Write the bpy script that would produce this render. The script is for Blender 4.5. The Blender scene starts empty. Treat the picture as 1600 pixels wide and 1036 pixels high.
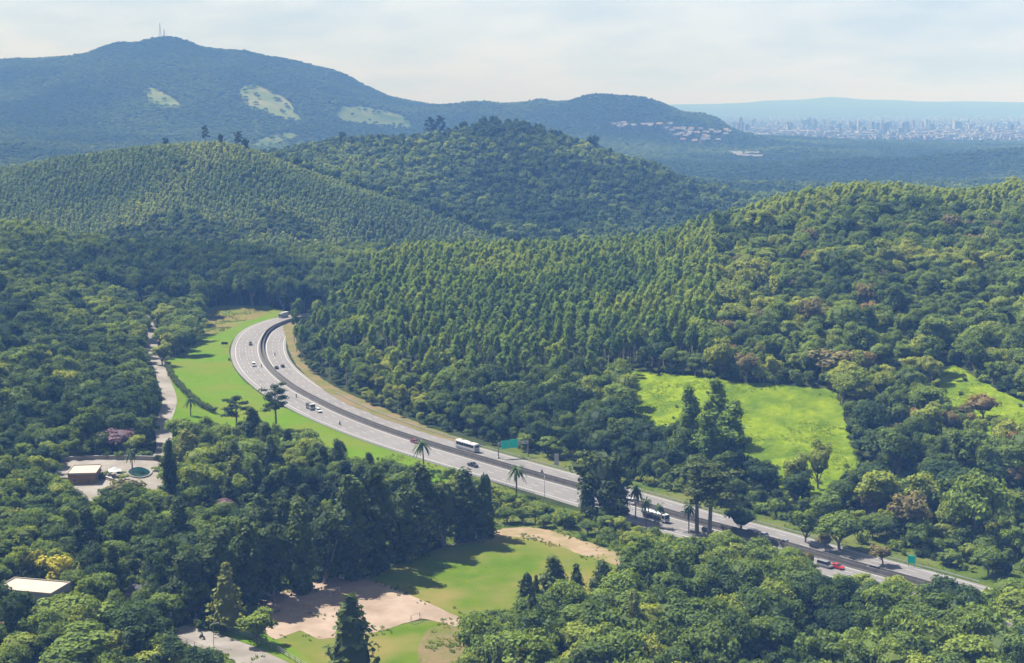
import bpy, bmesh, math, random
import numpy as np
from mathutils import Vector, Matrix
from mathutils.geometry import delaunay_2d_cdt

scene = bpy.context.scene
COL = scene.collection
R = math.radians

# ------------------------------------------------------------------ camera
CAM_H = 133.0
FPX = 2300.0                     # focal length in pixels of a 1600 px wide frame
PITCH = math.atan(353.0 / FPX)
SP, CP = math.sin(PITCH), math.cos(PITCH)
cam_data = bpy.data.cameras.new("camera")
cam = bpy.data.objects.new("camera", cam_data)
COL.objects.link(cam)
cam.location = (0, 0, CAM_H)
cam.rotation_euler = (R(90) - PITCH, 0, 0)
cam_data.sensor_width = 36.0
cam_data.lens = 36.0 * FPX / 1600.0
cam_data.clip_start = 1.0
cam_data.clip_end = 90000.0
scene.camera = cam

# ------------------------------------------------------------------ light, sky, exposure
SUN_TO = Vector((-0.82, 0.57, 0.0)).normalized()          # horizontal direction towards the sun
SUN_EL = R(54)
sun_vec = Vector((SUN_TO.x * math.cos(SUN_EL), SUN_TO.y * math.cos(SUN_EL), math.sin(SUN_EL)))
sd = bpy.data.lights.new("sun", 'SUN')
sd.energy = 5.0
sd.angle = R(0.5)
sd.color = (1.0, 0.97, 0.92)
sun = bpy.data.objects.new("sun", sd)
COL.objects.link(sun)
sun.rotation_euler = (-sun_vec).to_track_quat('-Z', 'Y').to_euler()
sun.location = (-300, 300, 600)

world = bpy.data.worlds.new("World")
scene.world = world
world.use_nodes = True
wn, wl = world.node_tree.nodes, world.node_tree.links
wn.clear()
w_out = wn.new("ShaderNodeOutputWorld")
w_bg = wn.new("ShaderNodeBackground")
w_sky = wn.new("ShaderNodeTexSky")
w_sky.sky_type = 'NISHITA'
w_sky.sun_disc = False
w_sky.sun_elevation = SUN_EL
w_sky.sun_rotation = math.atan2(SUN_TO.x, SUN_TO.y)
w_sky.air_density = 1.0
w_sky.dust_density = 0.8
w_sky.ozone_density = 1.0
w_bg.inputs["Strength"].default_value = 0.05
# thin cloud sheet, evaluated on the direction of view and flattened towards the horizon
w_tc = wn.new("ShaderNodeTexCoord")
w_sep = wn.new("ShaderNodeSeparateXYZ")
wl.new(w_tc.outputs["Generated"], w_sep.inputs[0])
w_max = wn.new("ShaderNodeMath"); w_max.operation = 'MAXIMUM'; w_max.inputs[1].default_value = 0.0
wl.new(w_sep.outputs["Z"], w_max.inputs[0])
w_add = wn.new("ShaderNodeMath"); w_add.operation = 'ADD'; w_add.inputs[1].default_value = 0.22
wl.new(w_max.outputs[0], w_add.inputs[0])
w_div = wn.new("ShaderNodeVectorMath"); w_div.operation = 'DIVIDE'
w_cmb = wn.new("ShaderNodeCombineXYZ")
for k in range(3):
    wl.new(w_add.outputs[0], w_cmb.inputs[k])
wl.new(w_tc.outputs["Generated"], w_div.inputs[0])
wl.new(w_cmb.outputs[0], w_div.inputs[1])
w_n = wn.new("ShaderNodeTexNoise"); w_n.inputs["Scale"].default_value = 3.0
w_n.inputs["Detail"].default_value = 7.0; w_n.inputs["Roughness"].default_value = 0.58
wl.new(w_div.outputs[0], w_n.inputs["Vector"])
w_ramp = wn.new("ShaderNodeValToRGB")
w_ramp.color_ramp.elements[0].position = 0.36; w_ramp.color_ramp.elements[0].color = (0, 0, 0, 1)
w_ramp.color_ramp.elements[1].position = 0.62; w_ramp.color_ramp.elements[1].color = (1, 1, 1, 1)
wl.new(w_n.outputs["Fac"], w_ramp.inputs[0])
w_tone = wn.new("ShaderNodeMixRGB")                        # grey-blue to white within the cloud sheet
w_tone.inputs[1].default_value = (3.1, 3.65, 4.5, 1); w_tone.inputs[2].default_value = (4.5, 4.75, 5.15, 1)
wl.new(w_ramp.outputs[0], w_tone.inputs[0])
w_mix = wn.new("ShaderNodeMixRGB"); w_mix.inputs[0].default_value = 0.82
wl.new(w_sky.outputs[0], w_mix.inputs[1]); wl.new(w_tone.outputs[0], w_mix.inputs[2])
w_low = wn.new("ShaderNodeMapRange"); w_low.inputs["From Max"].default_value = 0.22      # bluer towards the horizon
wl.new(w_max.outputs[0], w_low.inputs["Value"])
w_tint = wn.new("ShaderNodeMixRGB"); w_tint.inputs[1].default_value = (0.92, 0.97, 1.06, 1); w_tint.inputs[2].default_value = (1, 1, 1, 1)
wl.new(w_low.outputs[0], w_tint.inputs[0])
w_fin = wn.new("ShaderNodeMixRGB"); w_fin.blend_type = 'MULTIPLY'; w_fin.inputs[0].default_value = 1.0
wl.new(w_mix.outputs[0], w_fin.inputs[1]); wl.new(w_tint.outputs[0], w_fin.inputs[2])
wl.new(w_fin.outputs[0], w_bg.inputs["Color"])
wl.new(w_bg.outputs[0], w_out.inputs["Surface"])

vs = scene.view_settings
vs.view_transform = 'Standard'
vs.look = 'None'
vs.exposure = 1.9
vs.gamma = 1.0
vs.use_curve_mapping = False
cy = scene.cycles
cy.use_denoising = True
cy.max_bounces = 5
cy.diffuse_bounces = 2
cy.glossy_bounces = 1
cy.transmission_bounces = 2
cy.transparent_max_bounces = 4
cy.volume_bounces = 0
cy.caustics_reflective = False
cy.caustics_refractive = False

# ------------------------------------------------------------------ projection helpers (pixels are those of the 1600x1036 photograph)
def proj(X, Y, Z):
    zc = Y * CP - (Z - CAM_H) * SP
    yc = Y * SP + (Z - CAM_H) * CP
    return 800 + FPX * X / zc, 518 - FPX * yc / zc, zc

def ray(px, py):
    a, b = (px - 800) / FPX, -(py - 518) / FPX
    return np.array([a, CP + b * SP, -SP + b * CP])

def at_z(px, py, z=0.0):
    d = ray(px, py); t = (z - CAM_H) / d[2]
    return d[0] * t, d[1] * t

def at_d(px, py, Y):
    d = ray(px, py); t = Y / d[1]
    return d[0] * t, Y, CAM_H + d[2] * t

def col_at(px, Y, z):
    zc = Y * CP + (CAM_H - z) * SP
    return (px - 800) / FPX * zc

# ------------------------------------------------------------------ noise
def _hash(ix, iy, seed):
    n = (ix.astype(np.int64) * 374761393 + iy.astype(np.int64) * 668265263 + seed * 974634777) & 0xffffffff
    n = ((n ^ (n >> 13)) * 1274126177) & 0xffffffff
    return ((n ^ (n >> 16)) & 0xffff) / 65535.0

def vnoise(x, y, seed=0):
    ix, iy = np.floor(x), np.floor(y)
    fx, fy = x - ix, y - iy
    fx, fy = fx * fx * (3 - 2 * fx), fy * fy * (3 - 2 * fy)
    a, b = _hash(ix, iy, seed), _hash(ix + 1, iy, seed)
    c, d = _hash(ix, iy + 1, seed), _hash(ix + 1, iy + 1, seed)
    return (a + (b - a) * fx) * (1 - fy) + (c + (d - c) * fx) * fy

def fbm(x, y, seed=0, octv=4):
    s, a, t = 0.0, 1.0, 0.0
    for k in range(octv):
        s = s + a * vnoise(x * 2 ** k + 17.3 * k, y * 2 ** k - 9.1 * k, seed + k); t += a; a *= 0.5
    return s / t - 0.5

# ------------------------------------------------------------------ road lines (median pixels, ground at z = 0)
MEDIAN_PX = [(505, 493), (478, 496.5), (448, 503.4), (421, 516), (411.2, 531), (408.5, 545), (412.5, 562), (423, 578), (440, 593.5), (463.5, 610.6),
             (494.4, 626.5), (523, 641.3), (560, 657), (600, 672.5), (640.6, 686), (681, 698.8), (722, 711), (762.6, 722.5), (803, 734.5),
             (860, 750.5), (902, 762), (952, 777), (1008, 793), (1050, 806), (1100, 820), (1166, 837), (1216, 851.5), (1266, 866), (1309, 879),
             (1342, 888), (1376, 897), (1430, 912), (1520, 938), (1640, 975), (1800, 1030)]

def smooth_line(pts, step=3.0, rounds=2):
    p = np.array(pts, float)
    for _ in range(rounds):                                    # Chaikin
        q = np.empty((2 * len(p) - 2, 2))
        q[0::2] = 0.75 * p[:-1] + 0.25 * p[1:]; q[1::2] = 0.25 * p[:-1] + 0.75 * p[1:]
        p = np.vstack([p[:1], q, p[-1:]])
    seg = np.hypot(*np.diff(p, axis=0).T); s = np.concatenate([[0], np.cumsum(seg)])
    t = np.arange(0, s[-1], step)
    return np.column_stack([np.interp(t, s, p[:, 0]), np.interp(t, s, p[:, 1])])

MED = smooth_line([at_z(*p) for p in MEDIAN_PX], 3.0, 3)
for _ in range(6):
    MED[1:-1] = 0.25 * MED[:-2] + 0.5 * MED[1:-1] + 0.25 * MED[2:]

def normals_of(line):
    t = np.gradient(line, axis=0); t /= np.linalg.norm(t, axis=1)[:, None]
    return t, np.column_stack([-t[:, 1], t[:, 0]])              # left-hand normal

MED_T, MED_N = normals_of(MED)     # line runs from far to near; its left-hand side (+) is the hill side, (-) the camera side

def road_signed(X, Y):
    """Signed distance to the median: > 0 on the hill side, < 0 on the side of the camera and the verge."""
    P = np.column_stack([np.ravel(X), np.ravel(Y)])
    out = np.empty(len(P))
    M, T, N = MED[::2], MED_T[::2], MED_N[::2]
    for i in range(0, len(P), 20000):
        q = P[i:i + 20000]
        d2 = (q[:, None, 0] - M[None, :, 0]) ** 2 + (q[:, None, 1] - M[None, :, 1]) ** 2
        k = d2.argmin(1)
        v = q - M[k]
        side = np.sign((v * N[k]).sum(1)); side[side == 0] = 1
        out[i:i + 20000] = side * np.sqrt(d2[np.arange(len(q)), k])
    return out.reshape(np.shape(X))

def line_dist(X, Y, line):
    P = np.column_stack([np.ravel(X), np.ravel(Y)])
    out = np.full(len(P), 1e9)
    for i in range(0, len(P), 20000):
        q = P[i:i + 20000]
        out[i:i + 20000] = np.sqrt(((q[:, None, 0] - line[None, :, 0]) ** 2 + (q[:, None, 1] - line[None, :, 1]) ** 2).min(1))
    return out.reshape(np.shape(X))

# ------------------------------------------------------------------ terrain height
CTRL = []
def g(px, d, z):
    CTRL.append((col_at(px, d, z), d, z))
def top(px, py, d, tree):
    x, y, z = at_d(px, py, d)
    CTRL.append((x, y, z - tree))

for px in (-900, -300, 100, 500, 900, 1300, 1700, 2500):
    for d in (130, 220, 320, 400):
        g(px, d, 0)
for p in MED[::10]:
    CTRL.append((p[0], p[1], 0.0))
for px, d in ((0, 450), (150, 450), (300, 460), (600, 470), (800, 490), (0, 520), (150, 540), (300, 560), (500, 560), (650, 540), (300, 640), (270, 760),
              (330, 760), (350, 860), (300, 900), (400, 950), (230, 820), (250, 700)):
    g(px, d, 0)
# hill on the left
for px, d, z in ((-700, 500, 8), (-300, 520, 6), (-700, 800, 30), (-300, 700, 18), (0, 640, 6), (100, 700, 7), (0, 760, 14), (120, 820, 12), (190, 800, 3), (200, 900, 5), (-300, 900, 32), (-700, 1050, 30)):
    g(px, d, z)
top(0, 398, 900, 15); top(100, 430, 900, 13); top(-120, 395, 900, 15)
# wooded rise behind the bend
g(0, 960, 18); g(150, 960, 10); g(320, 955, 2); g(420, 965, 3); g(240, 940, 4)
top(20, 352, 1040, 16); top(130, 372, 1035, 18); top(250, 368, 1040, 22); top(330, 380, 1035, 22); top(420, 398, 1030, 20); top(-200, 350, 1040, 16)
for px in (-300, 0, 150, 300, 450):
    g(px, 1110, 8)
# plantation hill right of the bend
for px, d, z in ((480, 880, 1), (480, 780, 2), (520, 700, 2), (600, 640, 1), (600, 740, 12), (560, 820, 14), (700, 600, 2), (700, 700, 12), (700, 800, 21), (800, 575, 2), (800, 640, 7), (800, 720, 15), (800, 820, 23),
                 (900, 560, 2), (900, 640, 10), (900, 740, 19), (1000, 530, 1), (1000, 590, 7), (1000, 660, 16), (1000, 800, 24), (1100, 510, 1), (1100, 570, 9), (1100, 620, 17), (1100, 720, 25), (1100, 850, 31)):
    g(px, d, z)
top(500, 405, 930, 18); top(600, 388, 930, 18); top(700, 384, 935, 18); top(800, 380, 940, 18); top(900, 380, 945, 18); top(1000, 372, 955, 18); top(1060, 358, 965, 17)
# hill on the right
top(1130, 335, 985, 15); top(1200, 312, 1000, 14); top(1270, 292, 1015, 14); top(1350, 285, 1025, 14); top(1420, 292, 1030, 14); top(1500, 302, 1040, 14); top(1560, 290, 1050, 14); top(1640, 280, 1050, 14); top(1900, 270, 1050, 14)
for px, d, z in ((1200, 500, 1), (1200, 530, 4), (1200, 570, 11), (1200, 605, 18), (1200, 700, 29), (1200, 850, 43), (1300, 480, 1), (1300, 540, 7), (1300, 600, 18), (1300, 720, 35), (1300, 870, 52),
                 (1400, 460, 1), (1400, 520, 6), (1400, 600, 20), (1400, 720, 37), (1400, 870, 54), (1500, 450, 1), (1500, 520, 9), (1500, 600, 23), (1500, 750, 42), (1500, 900, 55),
                 (1620, 430, 1), (1620, 500, 8), (1620, 590, 24), (1620, 750, 44), (1620, 900, 56), (1900, 420, 3), (1900, 600, 28), (1900, 800, 48), (2400, 600, 28), (2400, 900, 50)):
    g(px, d, z)
for px, z in ((480, 8), (600, 10), (800, 10), (1000, 10), (1150, 22), (1300, 42), (1450, 48), (1600, 48), (1900, 45)):
    g(px, 1130, z)
for px, z in ((600, 4), (900, 2), (1150, 4), (1350, 12), (1600, 18), (1900, 18)):
    g(px, 1260, z)
# plantation ridge in the middle distance
top(-250, 262, 1520, 6); top(0, 262, 1500, 6); top(90, 245, 1490, 6); top(180, 232, 1480, 6); top(260, 224, 1470, 6); top(340, 220, 1460, 6); top(390, 232, 1440, 6); top(450, 258, 1420, 6); top(560, 293, 1400, 6); top(640, 318, 1370, 6)
top(700, 343, 1345, 6); top(780, 374, 1300, 6)
for px, d, z in ((-250, 1250, 14), (0, 1250, 16), (150, 1250, 22), (330, 1230, 24), (460, 1220, 18), (600, 1220, 10), (0, 1360, 40), (180, 1350, 50), (330, 1340, 58), (450, 1320, 45), (560, 1300, 30)):
    g(px, d, z)
for px, z in ((-250, 45), (0, 45), (200, 55), (340, 62), (450, 55)):
    g(px, 1600, z)
# dark wooded hill behind it
top(430, 242, 1850, 12); top(480, 228, 1880, 12); top(540, 217, 1900, 12); top(600, 213, 1930, 14); top(660, 207, 1950, 17); top(720, 196, 1980, 18); top(770, 189, 2000, 18); top(830, 197, 1980, 18); top(880, 217, 1940, 17); top(930, 233, 1900, 14)
top(1000, 252, 1850, 12); top(1060, 270, 1800, 12); top(1110, 300, 1760, 12); top(1150, 326, 1700, 12)
for px, d, z in ((600, 1650, 48), (700, 1700, 55), (770, 1700, 58), (850, 1650, 48), (950, 1600, 28), (650, 1500, 24), (800, 1480, 16), (900, 1420, 8), (1000, 1420, 4), (1080, 1500, 6), (1180, 1500, 2), (1300, 1500, 4), (1500, 1500, 8)):
    g(px, d, z)
for px, z in ((-300, 20), (0, 25), (200, 25), (450, 35), (600, 50), (770, 65), (900, 40), (1050, 8), (1200, 0), (1400, 0), (1700, 0)):
    g(px, 2350, z)
# plain and low ridges
for px in (900, 1100, 1250, 1450, 1650, 1950):
    g(px, 2000, 0)
top(1150, 290, 2700, 12); top(1300, 285, 2700, 12); top(1600, 262, 2900, 12)
top(1480, 247, 3200, 10); top(1560, 240, 3200, 10); top(1640, 238, 3200, 10); top(1900, 238, 3200, 10); g(1350, 3200, 12); g(1200, 3200, 5)
top(1150, 236, 3900, 10); top(1240, 228, 3900, 10); top(1320, 234, 3900, 10); g(1240, 3500, -14); g(1150, 3550, -10); g(1420, 3000, -12); g(1560, 2850, -8); top(1520, 236, 3300, 10); top(1590, 231, 3300, 10); g(1560, 3700, -12); g(1400, 3700, -8)
top(1150, 215, 5000, 10); top(1220, 212, 5000, 10); top(1300, 216, 5000, 10); top(1400, 220, 5000, 10); top(1500, 221, 5000, 10); top(1600, 222, 5000, 10); top(1900, 222, 5000, 10)
for px in (1150, 1300, 1450, 1600, 1900):
    g(px, 4000, 6); g(px, 5700, -4); g(px, 7000, 0); g(px, 9000, 0); g(px, 12000, 4)
for px in (-600, 0, 400, 800, 1000):
    g(px, 7000, 20); g(px, 9000, 4); g(px, 12000, 4)
# mountain with the masts
for px, py in ((-700, 130), (-350, 112), (-100, 104), (0, 99), (60, 97), (115, 94), (140, 87), (170, 75), (196, 70), (211, 75), (228, 68), (245, 63), (268, 63), (285, 66), (305, 74), (325, 84), (340, 81), (362, 80), (385, 81),
               (410, 87), (450, 93), (490, 102), (530, 115), (570, 137), (600, 151), (625, 162)):
    top(px, py, 5000, 2)
for px, py in ((655, 168), (700, 165), (740, 160), (770, 163), (805, 167), (838, 160), (858, 161), (880, 167), (905, 159), (935, 153), (960, 154), (1010, 154), (1035, 164), (1060, 176), (1100, 183), (1125, 192), (1142, 206)):
    top(px, py, 4600, 4)
for px, d, z in ((-400, 3600, 70), (0, 3600, 80), (150, 3700, 90), (300, 3700, 80), (450, 3700, 55), (600, 3600, 30), (750, 3600, 25), (900, 3600, 15), (1050, 3600, 8), (-400, 4300, 170), (0, 4300, 160), (150, 4300, 200), (280, 4350, 215),
                 (420, 4300, 190), (530, 4200, 110), (620, 4200, 70), (760, 4100, 55), (930, 4100, 50), (-300, 2900, 50), (0, 2900, 55), (60, 2950, 50), (200, 2900, 30), (400, 2900, 25), (600, 2900, 20), (800, 2900, 10), (1000, 2900, 0),
                 (1040, 4000, 20), (1100, 4000, 10), (0, 5900, 190), (300, 5900, 230), (550, 5900, 120), (800, 5900, 60), (1000, 5900, 50)):
    g(px, d, z)
# hills on the horizon
for px, py in ((800, 163), (1000, 163), (1080, 162), (1150, 160), (1200, 157), (1250, 154), (1300, 151), (1350, 154), (1400, 156), (1450, 158), (1500, 158), (1600, 160), (1800, 160), (2300, 162), (-800, 163), (200, 163)):
    top(px, py + (2.0 if px % 100 else 0.0), 21000, 0)
for px in (-800, 200, 1000, 1300, 1600, 2300):
    g(px, 16000, 30); g(px, 27000, 100); g(px, 40000, 100)

CTRL = np.array(CTRL)
_VS = 0.75
def _uv(X, Y):
    return X / Y, np.log(Y) * _VS
_cu, _cv = _uv(CTRL[:, 0], CTRL[:, 1])
_EPS = 0.008
def _kern(du, dv):
    return np.sqrt(du * du + dv * dv + _EPS * _EPS)
_n = len(CTRL)
_A = _kern(_cu[:, None] - _cu[None], _cv[:, None] - _cv[None])
_Pm = np.column_stack([np.ones(_n), _cu, _cv])
_M = np.block([[_A - 0.0006 * np.eye(_n), _Pm], [_Pm.T, np.zeros((3, 3))]])
_w = np.linalg.solve(_M, np.concatenate([CTRL[:, 2], np.zeros(3)]))

FLAT = []          # (polygon in world coordinates) areas levelled to z = 0, filled below
def smoothstep(a, b, x):
    t = np.clip((x - a) / (b - a), 0, 1); return t * t * (3 - 2 * t)

def height_raw(X, Y):
    X, Y = np.asarray(X, float), np.asarray(Y, float)
    sh = X.shape; x, y = X.ravel(), np.maximum(Y.ravel(), 60.0)
    out = np.empty(len(x))
    for i in range(0, len(x), 8000):
        u, v = _uv(x[i:i + 8000], y[i:i + 8000])
        k = _kern(u[:, None] - _cu[None], v[:, None] - _cv[None])
        out[i:i + 8000] = k @ _w[:_n] + _w[_n] + _w[_n + 1] * u + _w[_n + 2] * v
    # relief: gullies and bumps that grow with the height of the ground
    amp = np.clip(out / 40.0, 0.1, 1.0) * smoothstep(450, 900, y)
    out += amp * 3.0 * fbm(x / 70, y / 70, 5, 3)
    m = smoothstep(2800, 3800, y) * (1 - 0.75 * smoothstep(9000, 14000, y)) * np.clip(out / 90.0, 0.15, 1.0)
    out += m * (22 * (np.abs(fbm(x / 420, y / 520, 11, 4)) * -2 + 0.35) + 14 * fbm(x / 160, y / 200, 15, 3))
    return out.reshape(sh)

def height(X, Y):
    X, Y = np.asarray(X, float), np.asarray(Y, float)
    h = height_raw(X, Y)
    near = (Y < 1150)
    if np.any(near):
        rs = np.full(h.shape, 1e3)
        rs[near] = np.abs(road_signed(X[near], Y[near]))
        h = h * smoothstep(19, 48, rs)
        lvl = smoothstep(430, 560, Y)                      # the valley floor in front is level
        cam_side = np.zeros(h.shape)
        h = np.where(Y < 560, h * np.maximum(lvl, smoothstep(2.0, 6.0, np.abs(h))), h)
    return h

def on_ground(px, py, dmax=9000.0, dmin=250.0):
    """First point of the terrain that the pixel's ray meets."""
    d = ray(px, py)
    Y = np.geomspace(dmin, dmax, 1400)
    t = Y / d[1]
    X = d[0] * t; Z = CAM_H + d[2] * t
    below = np.nonzero(Z < height(X, Y))[0]
    k = below[0] if len(below) else len(Y) - 1
    if k == 0:
        return X[0], Y[0]
    a, b = Y[k - 1], Y[k]
    for _ in range(12):
        m = 0.5 * (a + b); tm = m / d[1]
        if CAM_H + d[2] * tm < float(height(np.array([d[0] * tm]), np.array([m]))[0]): b = m
        else: a = m
    tm = b / d[1]
    return d[0] * tm, b

def in_poly(X, Y, poly):
    poly = np.asarray(poly, float); X, Y = np.asarray(X), np.asarray(Y)
    c = np.zeros(X.shape, bool)
    j = len(poly) - 1
    for i in range(len(poly)):
        xi, yi, xj, yj = *poly[i], *poly[j]
        if yi != yj:
            c ^= ((yi > Y) != (yj > Y)) & (X < (xj - xi) * (Y - yi) / (yj - yi) + xi)
        j = i
    return c
# ------------------------------------------------------------------ materials
def mat(name, color, rough=0.9, spec=0.2, metal=0.0, var=None, scale=0.2, bump=0.0, bump_scale=1.0, var2=None, scale2=0.02, stretch=None):
    """Principled material whose colour wanders between COLOR and VAR (and slowly towards VAR2) by object-space noise."""
    m = bpy.data.materials.new(name); m.use_nodes = True
    nt = m.node_tree; n, l = nt.nodes, nt.links
    b = n["Principled BSDF"]
    b.inputs["Roughness"].default_value = rough
    b.inputs["Specular IOR Level"].default_value = spec
    b.inputs["Metallic"].default_value = metal
    b.inputs["Base Color"].default_value = (*color, 1)
    if var is None and not bump:
        return m
    tc = n.new("ShaderNodeTexCoord"); src = tc.outputs["Object"]
    if stretch:
        mp = n.new("ShaderNodeMapping"); mp.inputs["Scale"].default_value = stretch
        mp.inputs["Rotation"].default_value = (0, 0, stretch[2] if len(stretch) > 3 else 0)
        l.new(src, mp.inputs["Vector"]); src = mp.outputs[0]
    def noise(sc, det=5.0, rough_=0.6):
        t = n.new("ShaderNodeTexNoise"); t.inputs["Scale"].default_value = sc; t.inputs["Detail"].default_value = det
        t.inputs["Roughness"].default_value = rough_
        l.new(src, t.inputs["Vector"]); return t.outputs["Fac"]
    last = None
    def mixin(fac, a, bcol, lo, hi):
        r = n.new("ShaderNodeMapRange"); r.inputs["From Min"].default_value = lo; r.inputs["From Max"].default_value = hi
        l.new(fac, r.inputs["Value"])
        x = n.new("ShaderNodeMixRGB"); l.new(r.outputs[0], x.inputs[0])
        if isinstance(a, tuple): x.inputs[1].default_value = (*a, 1)
        else: l.new(a, x.inputs[1])
        x.inputs[2].default_value = (*bcol, 1)
        return x.outputs[0]
    cur = color
    if var is not None: cur = mixin(noise(scale), cur, var, 0.36, 0.64)
    if var2 is not None: cur = mixin(noise(scale2, 3.0), cur, var2, 0.42, 0.66)
    if not isinstance(cur, tuple): l.new(cur, b.inputs["Base Color"])
    if bump:
        bp = n.new("ShaderNodeBump"); bp.inputs["Strength"].default_value = 1.0; bp.inputs["Distance"].default_value = bump
        l.new(noise(bump_scale), bp.inputs["Height"]); l.new(bp.outputs[0], b.inputs["Normal"])
    return m

def leaf_mat(name, dark, light, other, trans=0.30, rough=0.65):
    """Foliage: colour from the per-tree number 'tint' and the per-leaf number 'leaf' stored on the mesh."""
    m = bpy.data.materials.new(name); m.use_nodes = True
    nt = m.node_tree; n, l = nt.nodes, nt.links; n.clear()
    out = n.new("ShaderNodeOutputMaterial")
    at = n.new("ShaderNodeAttribute"); at.attribute_type = 'INSTANCER'; at.attribute_name = "tint"
    lf = n.new("ShaderNodeAttribute"); lf.attribute_type = 'GEOMETRY'; lf.attribute_name = "leaf"
    ramp = n.new("ShaderNodeValToRGB"); cr = ramp.color_ramp
    cr.elements[0].position = 0.0; cr.elements[0].color = (*dark, 1)
    cr.elements[1].position = 1.0; cr.elements[1].color = (*other, 1)
    e = cr.elements.new(0.62); e.color = (*light, 1)
    l.new(at.outputs["Fac"], ramp.inputs[0])
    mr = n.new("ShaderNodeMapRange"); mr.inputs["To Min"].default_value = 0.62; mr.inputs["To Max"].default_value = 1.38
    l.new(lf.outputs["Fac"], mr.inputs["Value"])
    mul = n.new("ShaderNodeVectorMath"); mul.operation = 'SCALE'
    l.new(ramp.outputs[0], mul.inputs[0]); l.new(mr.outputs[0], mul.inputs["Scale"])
    df = n.new("ShaderNodeBsdfDiffuse"); tr = n.new("ShaderNodeBsdfTranslucent"); gl = n.new("ShaderNodeBsdfGlossy")
    gl.inputs["Roughness"].default_value = rough; gl.inputs["Color"].default_value = (0.9, 0.95, 1.0, 1)
    tw = n.new("ShaderNodeVectorMath"); tw.operation = 'MULTIPLY'; tw.inputs[1].default_value = (1.55, 1.40, 0.45)
    l.new(mul.outputs[0], df.inputs["Color"]); l.new(mul.outputs[0], tw.inputs[0]); l.new(tw.outputs[0], tr.inputs["Color"])
    m1 = n.new("ShaderNodeMixShader"); m1.inputs[0].default_value = trans
    l.new(df.outputs[0], m1.inputs[1]); l.new(tr.outputs[0], m1.inputs[2])
    m2 = n.new("ShaderNodeMixShader"); m2.inputs[0].default_value = 0.006
    l.new(m1.outputs[0], m2.inputs[1]); l.new(gl.outputs[0], m2.inputs[2])
    l.new(m2.outputs[0], out.inputs["Surface"])
    return m

M = {}
M['floor'] = mat("forest_floor", (0.0162, 0.0205, 0.00863), spec=0.0, var=(0.0297, 0.0351, 0.0119), scale=0.05, var2=(0.014, 0.0243, 0.00863), scale2=0.006, bump=0.5, bump_scale=0.4)
M['verge'] = mat("verge_grass", (0.0471, 0.0854, 0.00415), spec=0.0, var=(0.0539, 0.101, 0.00664), scale=0.18, var2=(0.0706, 0.0871, 0.0124), scale2=0.03, bump=0.25, bump_scale=1.2)
M['dry'] = mat("dry_grass", (0.0921, 0.0863, 0.0271), spec=0.0, var=(0.0811, 0.0594, 0.0271), scale=0.16, var2=(0.0648, 0.0863, 0.0135), scale2=0.05, bump=0.3, bump_scale=1.0)
M['pasture'] = mat("pasture_grass", (0.068, 0.105, 0.004), spec=0.0, var=(0.110, 0.140, 0.010), scale=0.30, var2=(0.045, 0.075, 0.006), scale2=0.09, bump=1.0, bump_scale=0.45)
M['rough'] = mat("rough_grass", (0.0271, 0.046, 0.00757), spec=0.0, var=(0.046, 0.0648, 0.0108), scale=0.22, var2=(0.0676, 0.073, 0.0216), scale2=0.04, bump=0.5, bump_scale=0.7)
M['pitch'] = mat("pitch_turf", (0.0378, 0.0676, 0.00432), spec=0.0, var=(0.0514, 0.0784, 0.00648), scale=0.15, var2=(0.0996, 0.0863, 0.0271), scale2=0.035, bump=0.1, bump_scale=2.0)
M['sand'] = mat("court_sand", (0.150, 0.112, 0.086), var=(0.180, 0.138, 0.108), scale=0.22, var2=(0.112, 0.082, 0.058), scale2=0.06, bump=0.12, bump_scale=1.0)
M['earth'] = mat("bare_earth", (0.14, 0.103, 0.0648), spec=0.0, var=(0.168, 0.129, 0.0921), scale=0.25, var2=(0.0921, 0.0863, 0.0325), scale2=0.08, bump=0.2, bump_scale=0.9)
M['bank'] = mat("cut_bank", (0.0863, 0.073, 0.0325), spec=0.0, var=(0.0594, 0.0703, 0.0162), scale=0.22, var2=(0.108, 0.0784, 0.046), scale2=0.07, bump=0.4, bump_scale=0.7)
M['road'] = mat("road_concrete", (0.0946, 0.0888, 0.0888), rough=0.8, var=(0.11, 0.105, 0.103), scale=0.05, var2=(0.0811, 0.0768, 0.0757), scale2=0.02)
M['track'] = mat("worn_lane", (0.0795, 0.0746, 0.0746), rough=0.8, var=(0.088, 0.0826, 0.0826), scale=0.12)
M['patch'] = mat("asphalt_patch", (0.0783, 0.0735, 0.0735), rough=0.85, var=(0.0795, 0.0746, 0.0746), scale=0.5)
M['lane'] = mat("side_road_asphalt", (0.114, 0.103, 0.0921), rough=0.9, var=(0.14, 0.127, 0.114), scale=0.3, var2=(0.0863, 0.0757, 0.0648), scale2=0.06)
M['paint'] = mat("road_paint", (0.243, 0.243, 0.238), rough=0.7)
M['median'] = mat("median_asphalt", (0.0189, 0.0178, 0.0173), rough=0.9, var=(0.0297, 0.0271, 0.0254), scale=0.3)
M['barrier'] = mat("weathered_concrete", (0.046, 0.0432, 0.0405), rough=0.9, var=(0.0703, 0.0648, 0.0594), scale=0.5)
M['meadow'] = mat("far_meadow", (0.0703, 0.0888, 0.0271), spec=0.0, var=(0.103, 0.103, 0.0486), scale=0.02, var2=(0.0432, 0.0648, 0.0162), scale2=0.006)

M['meadow_dim'] = mat("thin_far_meadow", (0.0415, 0.0622, 0.0183), spec=0.0, var=(0.0747, 0.083, 0.0332), scale=0.02, var2=(0.0249, 0.0415, 0.0116), scale2=0.008)
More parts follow.
